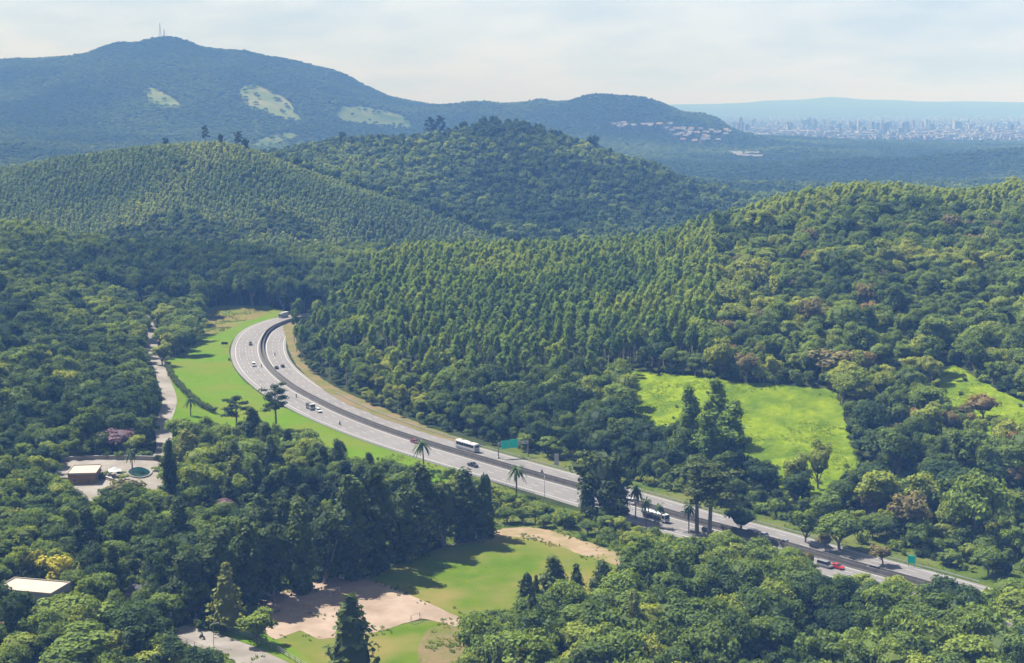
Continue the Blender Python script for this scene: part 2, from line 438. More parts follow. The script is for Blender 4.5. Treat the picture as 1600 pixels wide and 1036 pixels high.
# ------------------------------------------------------------------ object helpers
def new_mesh(name, verts, faces, mats=(), smooth=False, midx=None):
    me = bpy.data.meshes.new(name)
    me.from_pydata([tuple(v) for v in verts] if not isinstance(verts, list) else verts, [], faces if isinstance(faces, list) else faces.tolist())
    for m in mats: me.materials.append(m)
    if midx is not None: me.polygons.foreach_set("material_index", np.asarray(midx, np.int32))
    if smooth: me.polygons.foreach_set("use_smooth", np.ones(len(me.polygons), bool))
    me.update()
    return me

def obj(name, me, parent=None, loc=None):
    o = bpy.data.objects.new(name, me); COL.objects.link(o)
    if parent is not None: o.parent = parent
    if loc is not None: o.location = loc
    return o

def tag(o, label=None, cat=None, group=None, kind=None):
    if label: o["label"] = label
    if cat: o["category"] = cat
    if group: o["group"] = group
    if kind: o["kind"] = kind
    return o

def structure(name, me, label=None):
    return tag(obj(name, me), label, kind="structure")

def dense(poly, step, closed=True):
    p = np.asarray(poly, float)
    if closed: p = np.vstack([p, p[:1]])
    seg = np.hypot(*np.diff(p, axis=0).T); s = np.concatenate([[0], np.cumsum(seg)])
    t = np.linspace(0, s[-1], max(4, int(s[-1] / step)), endpoint=not closed)
    return np.column_stack([np.interp(t, s, p[:, 0]), np.interp(t, s, p[:, 1])])

def rounded(poly, rounds=2):
    p = np.asarray(poly, float)
    for _ in range(rounds):
        q = np.roll(p, -1, axis=0)
        p = np.stack([0.75 * p + 0.25 * q, 0.25 * p + 0.75 * q], 1).reshape(-1, 2)
    return p

def drape(name, poly, m, lift, step=3.0, wobble=0.0, label=None, flat=None, seed=1):
    """A sheet that follows the terrain inside the outline POLY (world x, y)."""
    e = dense(poly, step)
    if wobble:
        e[:, 0] += wobble * 2 * fbm(e[:, 0] / 4 + 3, e[:, 1] / 4, seed, 3); e[:, 1] += wobble * 2 * fbm(e[:, 0] / 4 + 50, e[:, 1] / 4, seed + 3, 3)
    x0, y0 = e.min(0); x1, y1 = e.max(0)
    gx, gy = np.meshgrid(np.arange(x0, x1, step), np.arange(y0, y1, step))
    gx, gy = gx.ravel() + 0.01, gy.ravel() + 0.013
    k = in_poly(gx, gy, e); gx, gy = gx[k], gy[k]
    if len(gx):
        k = line_dist(gx, gy, e) > step * 0.45; gx, gy = gx[k], gy[k]
    n = len(e)
    pts = [Vector(p) for p in e] + [Vector(p) for p in zip(gx, gy)]
    V, _, F, *_r = delaunay_2d_cdt(pts, [], [list(range(n))], 1, 1e-4)
    vx = np.array([v.x for v in V]); vy = np.array([v.y for v in V])
    z = (np.zeros(len(vx)) + flat if flat is not None else height(vx, vy)) + lift
    me = new_mesh(name, list(zip(vx, vy, z)), [list(f) for f in F], [m], smooth=True)
    return structure(name, me, label)

def ground_poly(px):
    return np.array([on_ground(*p) for p in px])

# ------------------------------------------------------------------ the ground: one sheet from below the camera to the horizon
def build_terrain():
    px = np.concatenate([np.linspace(-2600, -300, 40, endpoint=False), np.arange(-300, 1900, 8.0), np.linspace(1900, 4200, 41)])
    u = (px - 800) / FPX
    Y = np.concatenate([np.geomspace(90, 330, 22, endpoint=False), np.geomspace(330, 6500, 330, endpoint=False), np.geomspace(6500, 45000, 60)])
    U, YY = np.meshgrid(u, Y)
    XX = U * YY
    Z = height(XX, YY)
    nx, ny = len(u), len(Y)
    idx = np.arange(nx * ny).reshape(ny, nx)
    f = np.stack([idx[:-1, :-1], idx[:-1, 1:], idx[1:, 1:], idx[1:, :-1]], -1).reshape(-1, 4)
    verts = np.column_stack([XX.ravel(), YY.ravel(), Z.ravel() - 0.02])
    me = new_mesh("ground", verts.tolist(), f, [M['floor']], smooth=True)
    return structure("ground", me, "dark forest floor and hilly terrain under the trees")
build_terrain()

# ------------------------------------------------------------------ motorway
W_MED, W_R, W_L = 1.6, 13.2, 17.0
def strip(line, nrm, a, b, z, na=None):
    p, q = line + nrm * a, line + nrm * b
    n = len(line)
    v = np.vstack([np.column_stack([p, np.full(n, z)]), np.column_stack([q, np.full(n, z)])])
    f = [[i, i + 1, n + i + 1, n + i] for i in range(n - 1)]
    if a < b: f = [x[::-1] for x in f]
    return v.tolist(), f

def strips(name, line, nrm, spans, z, m):
    V, F = [], []
    for a, b in spans:
        v, f = strip(line, nrm, a, b, z)
        F += [[i + len(V) for i in x] for x in f]; V += v
    return new_mesh(name, V, F, [m])

highway = structure("highway", strips("highway", MED, MED_N, [(W_MED, W_R), (-W_L, -W_MED)], 0.10, M['road']), "pale concrete motorway of two carriageways sweeping through the valley")
obj("median_strip", strips("median_strip", MED, MED_N, [(-W_MED, W_MED)], 0.07, M['median']), highway)
obj("edge_line", strips("edge_line", MED, MED_N, [(W_MED + 0.7, W_MED + 0.95), (W_R - 1.6, W_R - 1.35), (-W_MED - 0.95, -W_MED - 0.7), (-W_L + 2.4, -W_L + 2.65)], 0.112, M['paint']), highway)
obj("worn_lane", strips("worn_lane", MED, MED_N, [(c + w - .55, c + w + .55) for c in (3.9, 7.3, 10.6, -3.7, -7.2, -10.7, -14.0) for w in (-.95, .95)], 0.104, M['track']), highway)
def patches():
    V, F = [], []; r = np.random.default_rng(8)
    for _ in range(46):
        k = int(r.integers(20, len(MED) - 20)); n = int(r.integers(2, 7)); c = float(r.choice((3.9, 7.3, 10.6, -3.7, -7.2, -10.7, -14.0))); w = r.uniform(.8, 1.7)
        v, f = strip(MED[k:k + n], MED_N[k:k + n], c - w, c + w, 0.106 + 0.0001 * _); F += [[i + len(V) for i in q] for q in f]; V += v
    return new_mesh("repair_patch", V, F, [M['patch']])
tag(obj("repair_patch", patches(), highway), kind="stuff")
def dashes():
    V, F = [], []
    s = np.concatenate([[0], np.cumsum(np.hypot(*np.diff(MED, axis=0).T))])
    for off in (5.6, 9.0, -5.5, -9.0, -12.4):
        for a in np.arange(0, s[-1] - 6, 12.0):
            q = []
            for t, w in ((a, -0.09), (a + 4, -0.09), (a + 4, 0.09), (a, 0.09)):
                x, y = np.interp(t, s, MED[:, 0]), np.interp(t, s, MED[:, 1])
                nx, ny = np.interp(t, s, MED_N[:, 0]), np.interp(t, s, MED_N[:, 1])
                q.append((x + nx * (off + w), y + ny * (off + w), 0.112))
            F.append([len(V) + i for i in (3, 2, 1, 0)]); V += q
    return new_mesh("lane_marking", V, F, [M['paint']])
tag(obj("lane_marking", dashes(), highway), kind="stuff")

def sweep(line, nrm, prof, base=0.0):
    """Closed profile [(across, z)] swept along LINE."""
    n, k = len(line), len(prof)
    V, F = [], []
    for i in range(n):
        for a, z in prof:
            V.append((line[i, 0] + nrm[i, 0] * a, line[i, 1] + nrm[i, 1] * a, base + z))
    for i in range(n - 1):
        for j in range(k):
            j2 = (j + 1) % k
            F.append([i * k + j, i * k + j2, (i + 1) * k + j2, (i + 1) * k + j])
    F.append(list(range(k))[::-1]); F.append([(n - 1) * k + j for j in range(k)])
    return V, F
PROF = [(-0.42, 0.0), (-0.42, 0.10), (-0.22, 0.42), (-0.12, 1.5), (0.12, 1.5), (0.22, 0.42), (0.42, 0.10), (0.42, 0.0)]
bar = bpy.data.objects.new("median_barrier", None); COL.objects.link(bar)
tag(bar, "long dark weathered concrete barrier dividing the two carriageways of the motorway", "barrier")
for sgn in (-0.95, 0.95):
    v, f = sweep(MED + MED_N * sgn, MED_N, PROF, 0.07)
    obj("barrier_wall", new_mesh("barrier_wall", v, f, [M['barrier']]), bar)

# ------------------------------------------------------------------ grass, pitch, court, tracks (outlines read off the photograph, laid on the terrain)
IMG = {}
IMG['verge'] = [(318, 484), (345, 476), (440, 481), (446, 492), (420, 499), (388, 512), (364, 529.5), (357, 547), (361, 568), (377, 592), (398, 609), (415, 621), (448, 639), (475, 650.5),
                (530, 669), (600, 693.5), (640, 706), (690, 722), (740, 742), (690, 760), (600, 745), (520, 720), (430, 700), (330, 690), (268, 690), (262, 660), (270, 630), (262, 600), (252, 565), (300, 545), (318, 520)]
IMG['dry'] = [(322, 486), (350, 478), (430, 484), (402, 497), (372, 507), (345, 520), (325, 528), (316, 512)]
IMG['pasture'] = [(975, 612), (990, 578), (1040, 584), (1100, 590), (1150, 600), (1230, 603), (1290, 607), (1302, 612), (1318, 650), (1334, 700), (1350, 745), (1310, 792), (1230, 775), (1180, 740), (1140, 720), (1060, 720), (1010, 700), (985, 660)]
IMG['strip'] = [(1458, 582), (1475, 574), (1496, 572), (1524, 592), (1554, 609), (1604, 630), (1660, 656), (1660, 700), (1600, 668), (1560, 655), (1545, 690), (1525, 672), (1500, 650), (1478, 630), (1468, 610)]
IMG['pitch'] = [(577, 903), (640, 872), (700, 853), (798, 831), (880, 855), (962, 882), (985, 905), (880, 960), (722, 968), (650, 935)]
IMG['earth'] = [(690, 856), (745, 838), (800, 823), (850, 826), (905, 842), (975, 868), (1000, 890), (962, 884), (880, 857), (800, 834), (735, 850)]
IMG['court'] = [(385, 948), (440, 925), (520, 902), (575, 902), (650, 934), (722, 967), (716, 980), (660, 966), (590, 988), (500, 1000), (470, 985), (430, 1000), (405, 985)]
IMG['lawn'] = [(395, 1060), (400, 990), (440, 955), (500, 960), (600, 985), (662, 966), (716, 978), (740, 1010), (700, 1090), (560, 1110)]
IMG['rough_lawn'] = [(650, 1010), (665, 985), (700, 975), (735, 985), (745, 1030), (690, 1060), (655, 1040)]
IMG['bank'] = [(440, 505), (448, 535), (453, 552), (462, 570), (480, 590), (505, 610), (540, 631), (600, 655), (650, 672), (700, 688), (740, 698), (740, 690), (690, 676), (610, 643), (540, 614), (505, 594), (480, 572), (468, 550), (462, 520), (458, 500)]
IMG['roadside'] = [(745, 700), (790, 713), (830, 726), (905, 746), (1006, 777), (1060, 789), (1116, 803), (1180, 823), (1240, 842), (1298, 860), (1333, 871), (1430, 896), (1510, 918), (1640, 950), (1640, 870), (1560, 845), (1440, 838), (1340, 835), (1240, 820), (1160, 795), (1080, 775), (1010, 758), (905, 722), (830, 703), (770, 694)]
IMG['path'] = [(270, 985), (290, 977), (340, 990), (400, 1012), (470, 1045), (520, 1080), (400, 1080), (340, 1036), (275, 1003)]
IMG['path_verge'] = [(290, 976), (330, 972), (400, 985), (470, 1020), (540, 1075), (521, 1079), (470, 1044), (400, 1011), (340, 989)]
IMG['yard'] = [(88, 720), (130, 716), (200, 717), (254, 719), (257, 745), (254, 768), (235, 772), (205, 765), (190, 795), (150, 800), (120, 800), (100, 770), (85, 768)]
IMG['wild'] = [(640, 708), (760, 748), (850, 786), (905, 799), (960, 812), (1010, 828), (1000, 872), (960, 866), (905, 842), (850, 826), (800, 823), (740, 838), (690, 856), (640, 800), (560, 740), (600, 712)]
IMG['front_lawn'] = [(1270, 1040), (1330, 1028), (1400, 1030), (1440, 1050), (1330, 1060)]
WORLD = {k: (ground_poly(v) if k in ('pitch', 'court', 'path', 'path_verge', 'pasture') else rounded(ground_poly(v), 1)) for k, v in IMG.items()}

drape("grass_verge", WORLD['verge'], M['verge'], 0.05, 4.0, 0.6, "bright mown grass verge on the outside of the motorway bend")
drape("dry_grass", WORLD['dry'], M['dry'], 0.09, 3.0, 2.0, "dry brownish grass patch at the head of the bend")
drape("pasture", WORLD['pasture'], M['pasture'], 0.25, 2.5, 2.0, "bright yellow-green pasture on the slope")
drape("hill_pasture", WORLD['strip'], M['pasture'], 0.25, 2.5, 1.5, "narrow bright pasture strip between trees on the right hill")
drape("sports_field", WORLD['pitch'], M['pitch'], 0.05, 2.0, 0.35, "green turf sports field with worn dry patches")
drape("earth_track", WORLD['earth'], M['earth'], 0.08, 1.6, 0.9, "bare earth track round the far edge of the sports field")
drape("sand_court", WORLD['court'], M['sand'], 0.08, 1.5, 0.45, "pinkish sand court beside the sports field")
drape("lawn", WORLD['lawn'], M['pitch'], 0.04, 3.0, 0.6, "sunny lawn below the sand court")
drape("rough_lawn", WORLD['rough_lawn'], M['bank'], 0.08, 2.0, 1.0, "patch of dry tussocky ground on the lawn")
drape("cut_bank", WORLD['bank'], M['bank'], 0.16, 2.5, 0.8, "dry grassy bank along the inside of the bend")
drape("roadside_grass", WORLD['roadside'], M['rough'], 0.04, 3.0, 0.6, "rough roadside grass on the far side of the motorway")
drape("wild_grass", WORLD['wild'], M['rough'], 0.03, 3.0, 0.8, "rough grass between the motorway and the sports field")
drape("footpath", WORLD['path'], M['lane'], 0.12, 2.0, 0.15, "pale paved path at the lower left")
drape("path_verge", WORLD['path_verge'], M['verge'], 0.06, 2.0, 0.3, "strip of grass beside the pale path")
drape("courtyard", WORLD['yard'], M['lane'], 0.10, 2.0, 0.2, "pale paved yard round the pool")

SIDE_PX = [(219, 478), (224, 492), (231, 505), (238, 516), (241, 528), (236, 540), (238, 552), (246, 566), (253, 582), (257, 598), (263, 612), (266, 626), (262, 642), (256, 656), (254, 670), (257, 686), (258, 702), (250, 716)]
SIDE = smooth_line([on_ground(*p) for p in SIDE_PX], 2.0, 3)
_t, SIDE_N = normals_of(SIDE)
def side_road():
    V, F = [], []
    for i in range(len(SIDE)):
        for a in (-3.2, -1.0, 1.0, 3.2):
            x, y = SIDE[i] + SIDE_N[i] * a
            V.append((x, y, 0))
    h = height(np.array([v[0] for v in V]), np.array([v[1] for v in V]))
    V = [(v[0], v[1], z + 0.15) for v, z in zip(V, h)]
    for i in range(len(SIDE) - 1):
        for j in range(3):
            F.append([i * 4 + j, i * 4 + j + 1, i * 4 + j + 5, i * 4 + j + 4][::-1])
    return new_mesh("side_road", V, F, [M['lane']])
structure("side_road", side_road(), "narrow pale side road winding along the left forest edge")

# clearings on the mountain
CLEAR_PX = [[(224, 136), (245, 139), (264, 150), (289, 169), (270, 169), (230, 166), (232, 150)],
            [(375, 136), (397, 133), (425, 145), (452, 156), (473, 190), (450, 188), (410, 178), (378, 168)],
            [(520, 172), (560, 165), (600, 172), (632, 182), (648, 203), (610, 200), (570, 196), (530, 190)],
            [(392, 226), (420, 212), (450, 207), (476, 213), (440, 226), (405, 236)],
            [(1140, 243), (1160, 241), (1190, 246), (1186, 252), (1150, 248)]]
CLEAR = [rounded(ground_poly(c), 1) for c in CLEAR_PX]
for i_, c in enumerate(CLEAR):
    drape("hill_meadow", c, M['meadow_dim' if i_ in (2, 3) else 'meadow'], 1.5, 22.0, 22.0, "pale green clearing on the far hillside")
# ------------------------------------------------------------------ foliage colours
M['leaf_broad'] = leaf_mat("broadleaf_foliage", (0.026, 0.048, 0.014), (0.106, 0.152, 0.024), (0.182, 0.208, 0.032), trans=0.36)
M['leaf_gum'] = leaf_mat("eucalyptus_foliage", (0.042, 0.078, 0.018), (0.110, 0.170, 0.022), (0.172, 0.218, 0.028), trans=0.42)
M['leaf_con'] = leaf_mat("conifer_foliage", (0.018, 0.032, 0.012), (0.055, 0.078, 0.020), (0.125, 0.140, 0.032), trans=0.28)
M['leaf_palm'] = leaf_mat("palm_foliage", (0.030, 0.055, 0.020), (0.060, 0.090, 0.025), (0.100, 0.130, 0.040))
M['leaf_young'] = leaf_mat("plantation_foliage", (0.070, 0.115, 0.040), (0.135, 0.185, 0.050), (0.200, 0.240, 0.060))
M['leaf_yellow'] = leaf_mat("yellow_foliage", (0.09, 0.115, 0.02), (0.25, 0.245, 0.03), (0.34, 0.30, 0.035))
M['leaf_pink'] = leaf_mat("pink_blossom", (0.09, 0.065, 0.075), (0.17, 0.11, 0.14), (0.21, 0.145, 0.17))
M['leaf_brown'] = leaf_mat("brown_foliage", (0.085, 0.085, 0.035), (0.135, 0.115, 0.045), (0.20, 0.125, 0.05))
M['bark'] = mat("bark", (0.10, 0.08, 0.06), var=(0.16, 0.13, 0.10), scale=1.2)
M['bark_pale'] = mat("pale_bark", (0.28, 0.25, 0.20), var=(0.18, 0.15, 0.12), scale=0.9)

rng = np.random.default_rng(7)

class Geo:
    """Collects triangles and quads with a per-face number 'leaf' (0 dark .. 1 light) and a material index."""
    def __init__(s): s.v, s.f, s.l, s.m, s.n = [], [], [], [], 0
    def add(s, v, f, leaf=0.5, m=0):
        v = np.asarray(v, float); f = np.asarray(f, int)
        s.v.append(v); s.f.append((f + s.n).tolist()); s.n += len(v)
        s.l.append(np.broadcast_to(np.asarray(leaf, float), (len(f),))); s.m.append(np.full(len(f), m))
    def mesh(s, name, mats):
        faces = [q for a in s.f for q in a]
        me = new_mesh(name, np.vstack(s.v).tolist(), faces, mats, midx=np.concatenate(s.m))
        a = me.attributes.new("leaf", 'FLOAT', 'FACE'); a.data.foreach_set("value", np.concatenate(s.l).astype(np.float32))
        return me

_ico = bmesh.new(); bmesh.ops.create_icosphere(_ico, subdivisions=1, radius=1.0)
ICO_V = np.array([v.co[:] for v in _ico.verts]); ICO_F = np.array([[v.index for v in f.verts] for f in _ico.faces]); _ico.free()
_ico = bmesh.new(); bmesh.ops.create_icosphere(_ico, subdivisions=2, radius=1.0)
ICO2_V = np.array([v.co[:] for v in _ico.verts]); ICO2_F = np.array([[v.index for v in f.verts] for f in _ico.faces]); _ico.free()

def unit(n, r):
    v = r.normal(size=(n, 3)); return v / np.linalg.norm(v, axis=1)[:, None]

def leaves(G, pos, nrm, size, r, tilt=0.36, leaf=None, m=0, aspect=0.75):
    """One kite-shaped leaf spray per position, facing NRM with some scatter."""
    n = len(pos)
    nn = nrm + tilt * r.normal(size=(n, 3)); nn /= np.linalg.norm(nn, axis=1)[:, None]
    t = np.cross(nn, r.normal(size=(n, 3))); t /= np.linalg.norm(t, axis=1)[:, None] + 1e-9
    b = np.cross(nn, t)
    s = (size * r.uniform(0.65, 1.35, n))[:, None]
    sag = nn * s * 0.25
    v = np.stack([pos - t * s * 0.5 - sag * 0.5, pos + b * s * 0.5 * aspect, pos + t * s * 0.5 - sag * 0.5, pos - b * s * 0.5 * aspect], 1).reshape(-1, 3)
    f = np.arange(4 * n).reshape(n, 4)
    G.add(v, f, r.uniform(0, 1, n) if leaf is None else leaf, m)

def lump(G, c, rad, n, size, r, leaf_shift=0.0, core=0.62, m=0, low=-0.55, squash=0.85):
    """A clump of foliage: a shaded inner body and leaf sprays over its upper and outer side."""
    d = unit(int(n * 1.6) + 4, r); d = d[d[:, 2] > low][:n]
    sc = np.array([rad, rad, rad * squash])
    p = c + d * sc * r.uniform(0.82, 1.12, (len(d), 1))
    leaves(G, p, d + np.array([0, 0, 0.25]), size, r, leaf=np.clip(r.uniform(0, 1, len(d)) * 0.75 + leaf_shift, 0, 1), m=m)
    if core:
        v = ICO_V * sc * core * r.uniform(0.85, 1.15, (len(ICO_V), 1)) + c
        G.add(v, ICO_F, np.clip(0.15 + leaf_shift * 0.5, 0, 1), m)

def limb(G, a, b, ra, rb, k=5, m=0):
    a, b = np.asarray(a, float), np.asarray(b, float)
    t = b - a; t /= np.linalg.norm(t) + 1e-9
    u = np.cross(t, [0.3, 1, 0.1]); u /= np.linalg.norm(u); w = np.cross(t, u)
    an = np.arange(k) * 2 * np.pi / k
    ring = np.cos(an)[:, None] * u + np.sin(an)[:, None] * w
    v = np.vstack([a + ring * ra, b + ring * rb])
    G.add(v, [[i, (i + 1) % k, k + (i + 1) % k, k + i] for i in range(k)], 0.5, m)

def broadleaf(seed, H=13.0, Rr=5.2, base=0.30, n=24, per=64, size=0.72, flat=0.8):
    """Domed, uneven crown of many clumps on a forked trunk. Returns crown, trunk and joined geometry."""
    r = np.random.default_rng(seed)
    C, T = Geo(), Geo()
    cz = H * (base + 1) / 2; rz = H * (1 - base) / 2
    big = [np.array([0, 0, cz])]
    for _ in range(3): big.append(np.array([*(r.uniform(-0.45, 0.45, 2) * Rr), cz + r.uniform(-0.25, 0.3) * rz]))
    pts = []
    for i in range(n):
        d = unit(1, r)[0]; d[2] = abs(d[2]) * 1.0 - 0.38 * (r.random() < 0.42)
        if base < 0.13 and r.random() < 0.4: d[2] = -r.uniform(0.2, 0.95)
        c0 = big[i % len(big)]
        c = c0 + d * np.array([Rr * 0.62, Rr * 0.62, rz * flat * 0.72]) * r.uniform(0.72, 1.05)
        c[2] = min(c[2], H - 0.9)
        rad = Rr * r.uniform(0.24, 0.42)
        pts.append(c)
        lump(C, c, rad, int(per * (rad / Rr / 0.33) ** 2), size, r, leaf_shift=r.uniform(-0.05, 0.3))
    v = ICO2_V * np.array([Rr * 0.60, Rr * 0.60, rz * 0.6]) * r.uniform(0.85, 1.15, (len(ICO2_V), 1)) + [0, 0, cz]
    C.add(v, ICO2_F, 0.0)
    fork = np.array([r.uniform(-.3, .3), r.uniform(-.3, .3), H * base])
    limb(T, [0, 0, -1.0], fork, 0.036 * H, 0.024 * H, 7)
    for i in range(6):
        e = pts[int(r.integers(len(pts)))]; mid = fork * 0.45 + e * 0.55 + [0, 0, -0.5]
        limb(T, fork, mid, 0.018 * H, 0.011 * H); limb(T, mid, e, 0.011 * H, 0.004 * H)
    return C, T

def gum(seed, H=19.0, Rr=2.7, base=0.42, n=17, per=36, size=0.68):
    """Tall slim eucalyptus: clumps stacked along a pale stem, ragged outline, pointed top."""
    r = np.random.default_rng(seed)
    C, T = Geo(), Geo()
    bend = r.uniform(-0.6, 0.6, 2)
    for i in range(n):
        t = (i + r.random()) / n
        z = H * (base + (1 - base) * t)
        prof = (0.55 + 0.6 * math.sin(math.pi * min(1, t * 1.1 + 0.05))) * (1.0 - 0.42 * t ** 4)
        a = r.uniform(0, 2 * np.pi); q = Rr * prof * r.uniform(0.15, 0.62)
        c = np.array([math.cos(a) * q + bend[0] * t, math.sin(a) * q + bend[1] * t, z])
        rad = Rr * r.uniform(0.34, 0.55) * (0.6 + 0.5 * prof)
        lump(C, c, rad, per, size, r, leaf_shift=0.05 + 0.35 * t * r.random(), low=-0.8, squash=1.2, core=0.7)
    limb(T, [0, 0, -1.0], [bend[0] * 0.3, bend[1] * 0.3, H * 0.5], 0.26, 0.18, 6)
    limb(T, [bend[0] * 0.3, bend[1] * 0.3, H * 0.5], [bend[0], bend[1], H * 0.97], 0.18, 0.04, 6)
    for i in range(5):
        t = r.uniform(0.1, 0.8); a = r.uniform(0, 6.28); z = H * (base + (1 - base) * t)
        limb(T, [bend[0] * t, bend[1] * t, z - 1.2], [math.cos(a) * Rr * 0.7, math.sin(a) * Rr * 0.7, z + 0.6], 0.09, 0.03, 4)
    return C, T

def conifer(seed, H=22.0, Rr=3.6, base=0.06, tiers=17, blunt=0.45, size=0.9, drop=0.25, per=9, sprays=8):
    """Dense evergreen: tiers of drooping boughs round the stem, narrowing to the top."""
    r = np.random.default_rng(seed)
    C, T = Geo(), Geo()
    for i in range(tiers):
        t = i / (tiers - 1)
        z = H * (base + (0.985 - base) * t)
        q = Rr * ((1 - t) ** blunt) * (0.72 + 0.28 * min(1, t * 6)) + 0.25
        for k in range(per if t < 0.85 else 5):
            a = r.uniform(0, 2 * np.pi); L = q * r.uniform(0.7, 1.15)
            s = np.linspace(0.35, 1.0, sprays)[:, None]
            dirv = np.array([math.cos(a), math.sin(a), 0.0])
            p = dirv * L * s + np.array([0, 0, z]) + np.array([0, 0, 1.0]) * (0.25 * L * s - drop * L * s ** 2 * 2.0)
            p = p + r.normal(size=p.shape) * np.array([0.26, 0.26, 0.22]) * (0.4 + s) * size
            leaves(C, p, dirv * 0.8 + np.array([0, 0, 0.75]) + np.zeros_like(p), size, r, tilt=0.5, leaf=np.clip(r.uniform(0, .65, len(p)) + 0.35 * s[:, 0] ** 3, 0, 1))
    zs = np.linspace(H * base + 0.3, H * 0.96, 9)
    ring = []
    for z in zs:
        t = (z / H - base) / (0.985 - base); q = (Rr * ((1 - min(t, 1)) ** blunt) + 0.2) * 0.62
        an = np.arange(8) * np.pi / 4; ring.append(np.column_stack([np.cos(an) * q, np.sin(an) * q, np.full(8, z)]) * r.uniform(0.9, 1.1, (8, 1)))
    f = [[i * 8 + j, i * 8 + (j + 1) % 8, (i + 1) * 8 + (j + 1) % 8, (i + 1) * 8 + j] for i in range(8) for j in range(8)]
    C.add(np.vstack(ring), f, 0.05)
    limb(T, [0, 0, -1.0], [0, 0, H * 0.95], 0.018 * H, 0.05, 7)
    return C, T

def umbrella(seed, H=23.0, Rr=6.0, base=0.48, n=16, per=46):
    """Pine on a bare stem with a wide layered head."""
    r = np.random.default_rng(seed)
    C, T = Geo(), Geo()
    limb(T, [0, 0, -1.0], [0.3, 0, H * 0.6], 0.42, 0.30, 8); limb(T, [0.3, 0, H * 0.6], [0.1, 0.2, H * 0.95], 0.30, 0.06, 7)
    for i in range(n):
        t = (i + 0.5) / n; a = i * 2.4 + r.uniform(-.4, .4)
        q = Rr * (0.62 + 0.3 * r.random()) * (1 - 0.55 * t) * (0.72 if t < 0.12 else 1); z = H * (base + (0.97 - base) * t)
        c = np.array([math.cos(a) * q, math.sin(a) * q, z])
        limb(T, [0.2, 0, z - 1.5], c, 0.13, 0.04, 4)
        for k in range(2):
            lump(C, c + r.normal(size=3) * [0.9, 0.9, 0.4], 1.75 * r.uniform(0.8, 1.25), per, 0.7, r, leaf_shift=r.uniform(-.05, .2), squash=0.62, core=0.6, low=-0.4)
    lump(C, np.array([0.1, 0.2, H * 0.95]), 1.5, per, 0.7, r, squash=0.8)
    return C, T

def palm(seed, H=8.0, fr=38, L=2.9):
    r = np.random.default_rng(seed)
    C, T = Geo(), Geo()
    lean = r.uniform(-0.5, 0.5, 2)
    prev = np.array([0, 0, -0.5])
    for i in range(1, 6):
        t = i / 5; q = np.array([lean[0] * t ** 2, lean[1] * t ** 2, H * t]); limb(T, prev, q, 0.24 - 0.08 * (t - 0.2), 0.24 - 0.08 * t, 7); prev = q
    for k in range(fr):
        a = k * 2.4 + r.uniform(-.2, .2); up = r.uniform(-0.5, 1.3); LL = L * r.uniform(0.8, 1.1)
        d = np.array([math.cos(a), math.sin(a), 0]); side = np.array([-math.sin(a), math.cos(a), 0])
        s = np.linspace(0, 1, 6)
        mid = prev + d * (LL * s)[:, None] * (1 - 0.15 * abs(up)) + np.array([0, 0, 1]) * (LL * (up * s - 0.95 * s ** 2))[:, None]
        w = np.array([0.05, 0.22, 0.27, 0.24, 0.16, 0.02])[:, None]
        Lf = mid + side * w - [0, 0, 0.12]; Rt = mid - side * w - [0, 0, 0.12]
        v = np.vstack([mid, Lf, Rt]); n6 = 6
        f = [[i, i + 1, n6 + i + 1, n6 + i] for i in range(5)] + [[i, 2 * n6 + i, 2 * n6 + i + 1, i + 1] for i in range(5)]
        C.add(v, f, r.uniform(0.1, 1))
    return C, T

def shrub(seed, H=2.6, Rr=1.9, n=7, per=26, size=0.55):
    r = np.random.default_rng(seed)
    C, T = Geo(), Geo()
    for i in range(n):
        a = r.uniform(0, 6.28); q = Rr * 0.6 * math.sqrt(r.random())
        c = np.array([math.cos(a) * q, math.sin(a) * q, H * r.uniform(0.3, 0.72)])
        lump(C, c, Rr * r.uniform(0.35, 0.55), per, size, r, leaf_shift=r.uniform(0, .3), squash=0.85)
    for i in range(4):
        a = r.uniform(0, 6.28); limb(T, [0, 0, -0.3], [math.cos(a) * Rr * .5, math.sin(a) * Rr * .5, H * 0.6], 0.07, 0.02, 4)
    return C, T

def young(seed, H=6.5, Rr=2.2, n=40):
    """Small plantation tree seen from far away."""
    r = np.random.default_rng(seed)
    C, T = Geo(), Geo()
    t = np.sqrt(r.random(n)); a = r.uniform(0, 6.28, n)
    z = H * (0.22 + 0.78 * (1 - t) ** 0.9); q = Rr * (0.25 + 0.75 * t ** 0.7)
    d = np.column_stack([np.cos(a), np.sin(a), np.full(n, 0.55)])
    leaves(C, np.column_stack([np.cos(a) * q, np.sin(a) * q, z]), d, 1.25, r, tilt=0.4)
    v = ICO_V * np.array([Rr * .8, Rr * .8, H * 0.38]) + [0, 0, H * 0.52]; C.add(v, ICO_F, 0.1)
    limb(T, [0, 0, -0.5], [0, 0, H * 0.6], 0.12, 0.05, 4)
    return C, T

def far_crown(seed, H=12.0, Rr=6.0, n=8, per=16, size=1.9):
    """Crown for woods beyond two kilometres."""
    r = np.random.default_rng(seed)
    C, T = Geo(), Geo()
    for i in range(n):
        a = r.uniform(0, 6.28); q = Rr * 0.62 * math.sqrt(r.random())
        c = np.array([math.cos(a) * q, math.sin(a) * q, H * (0.86 - 0.4 * (q / Rr) ** 2) - Rr * 0.3 + r.uniform(-1, 1)])
        lump(C, c, Rr * r.uniform(0.32, 0.48), per, size, r, leaf_shift=r.uniform(0, .3), squash=0.8, core=0.85)
    limb(T, [0, 0, -1], [0, 0, H * 0.6], 0.35, 0.15, 4)
    return C, T

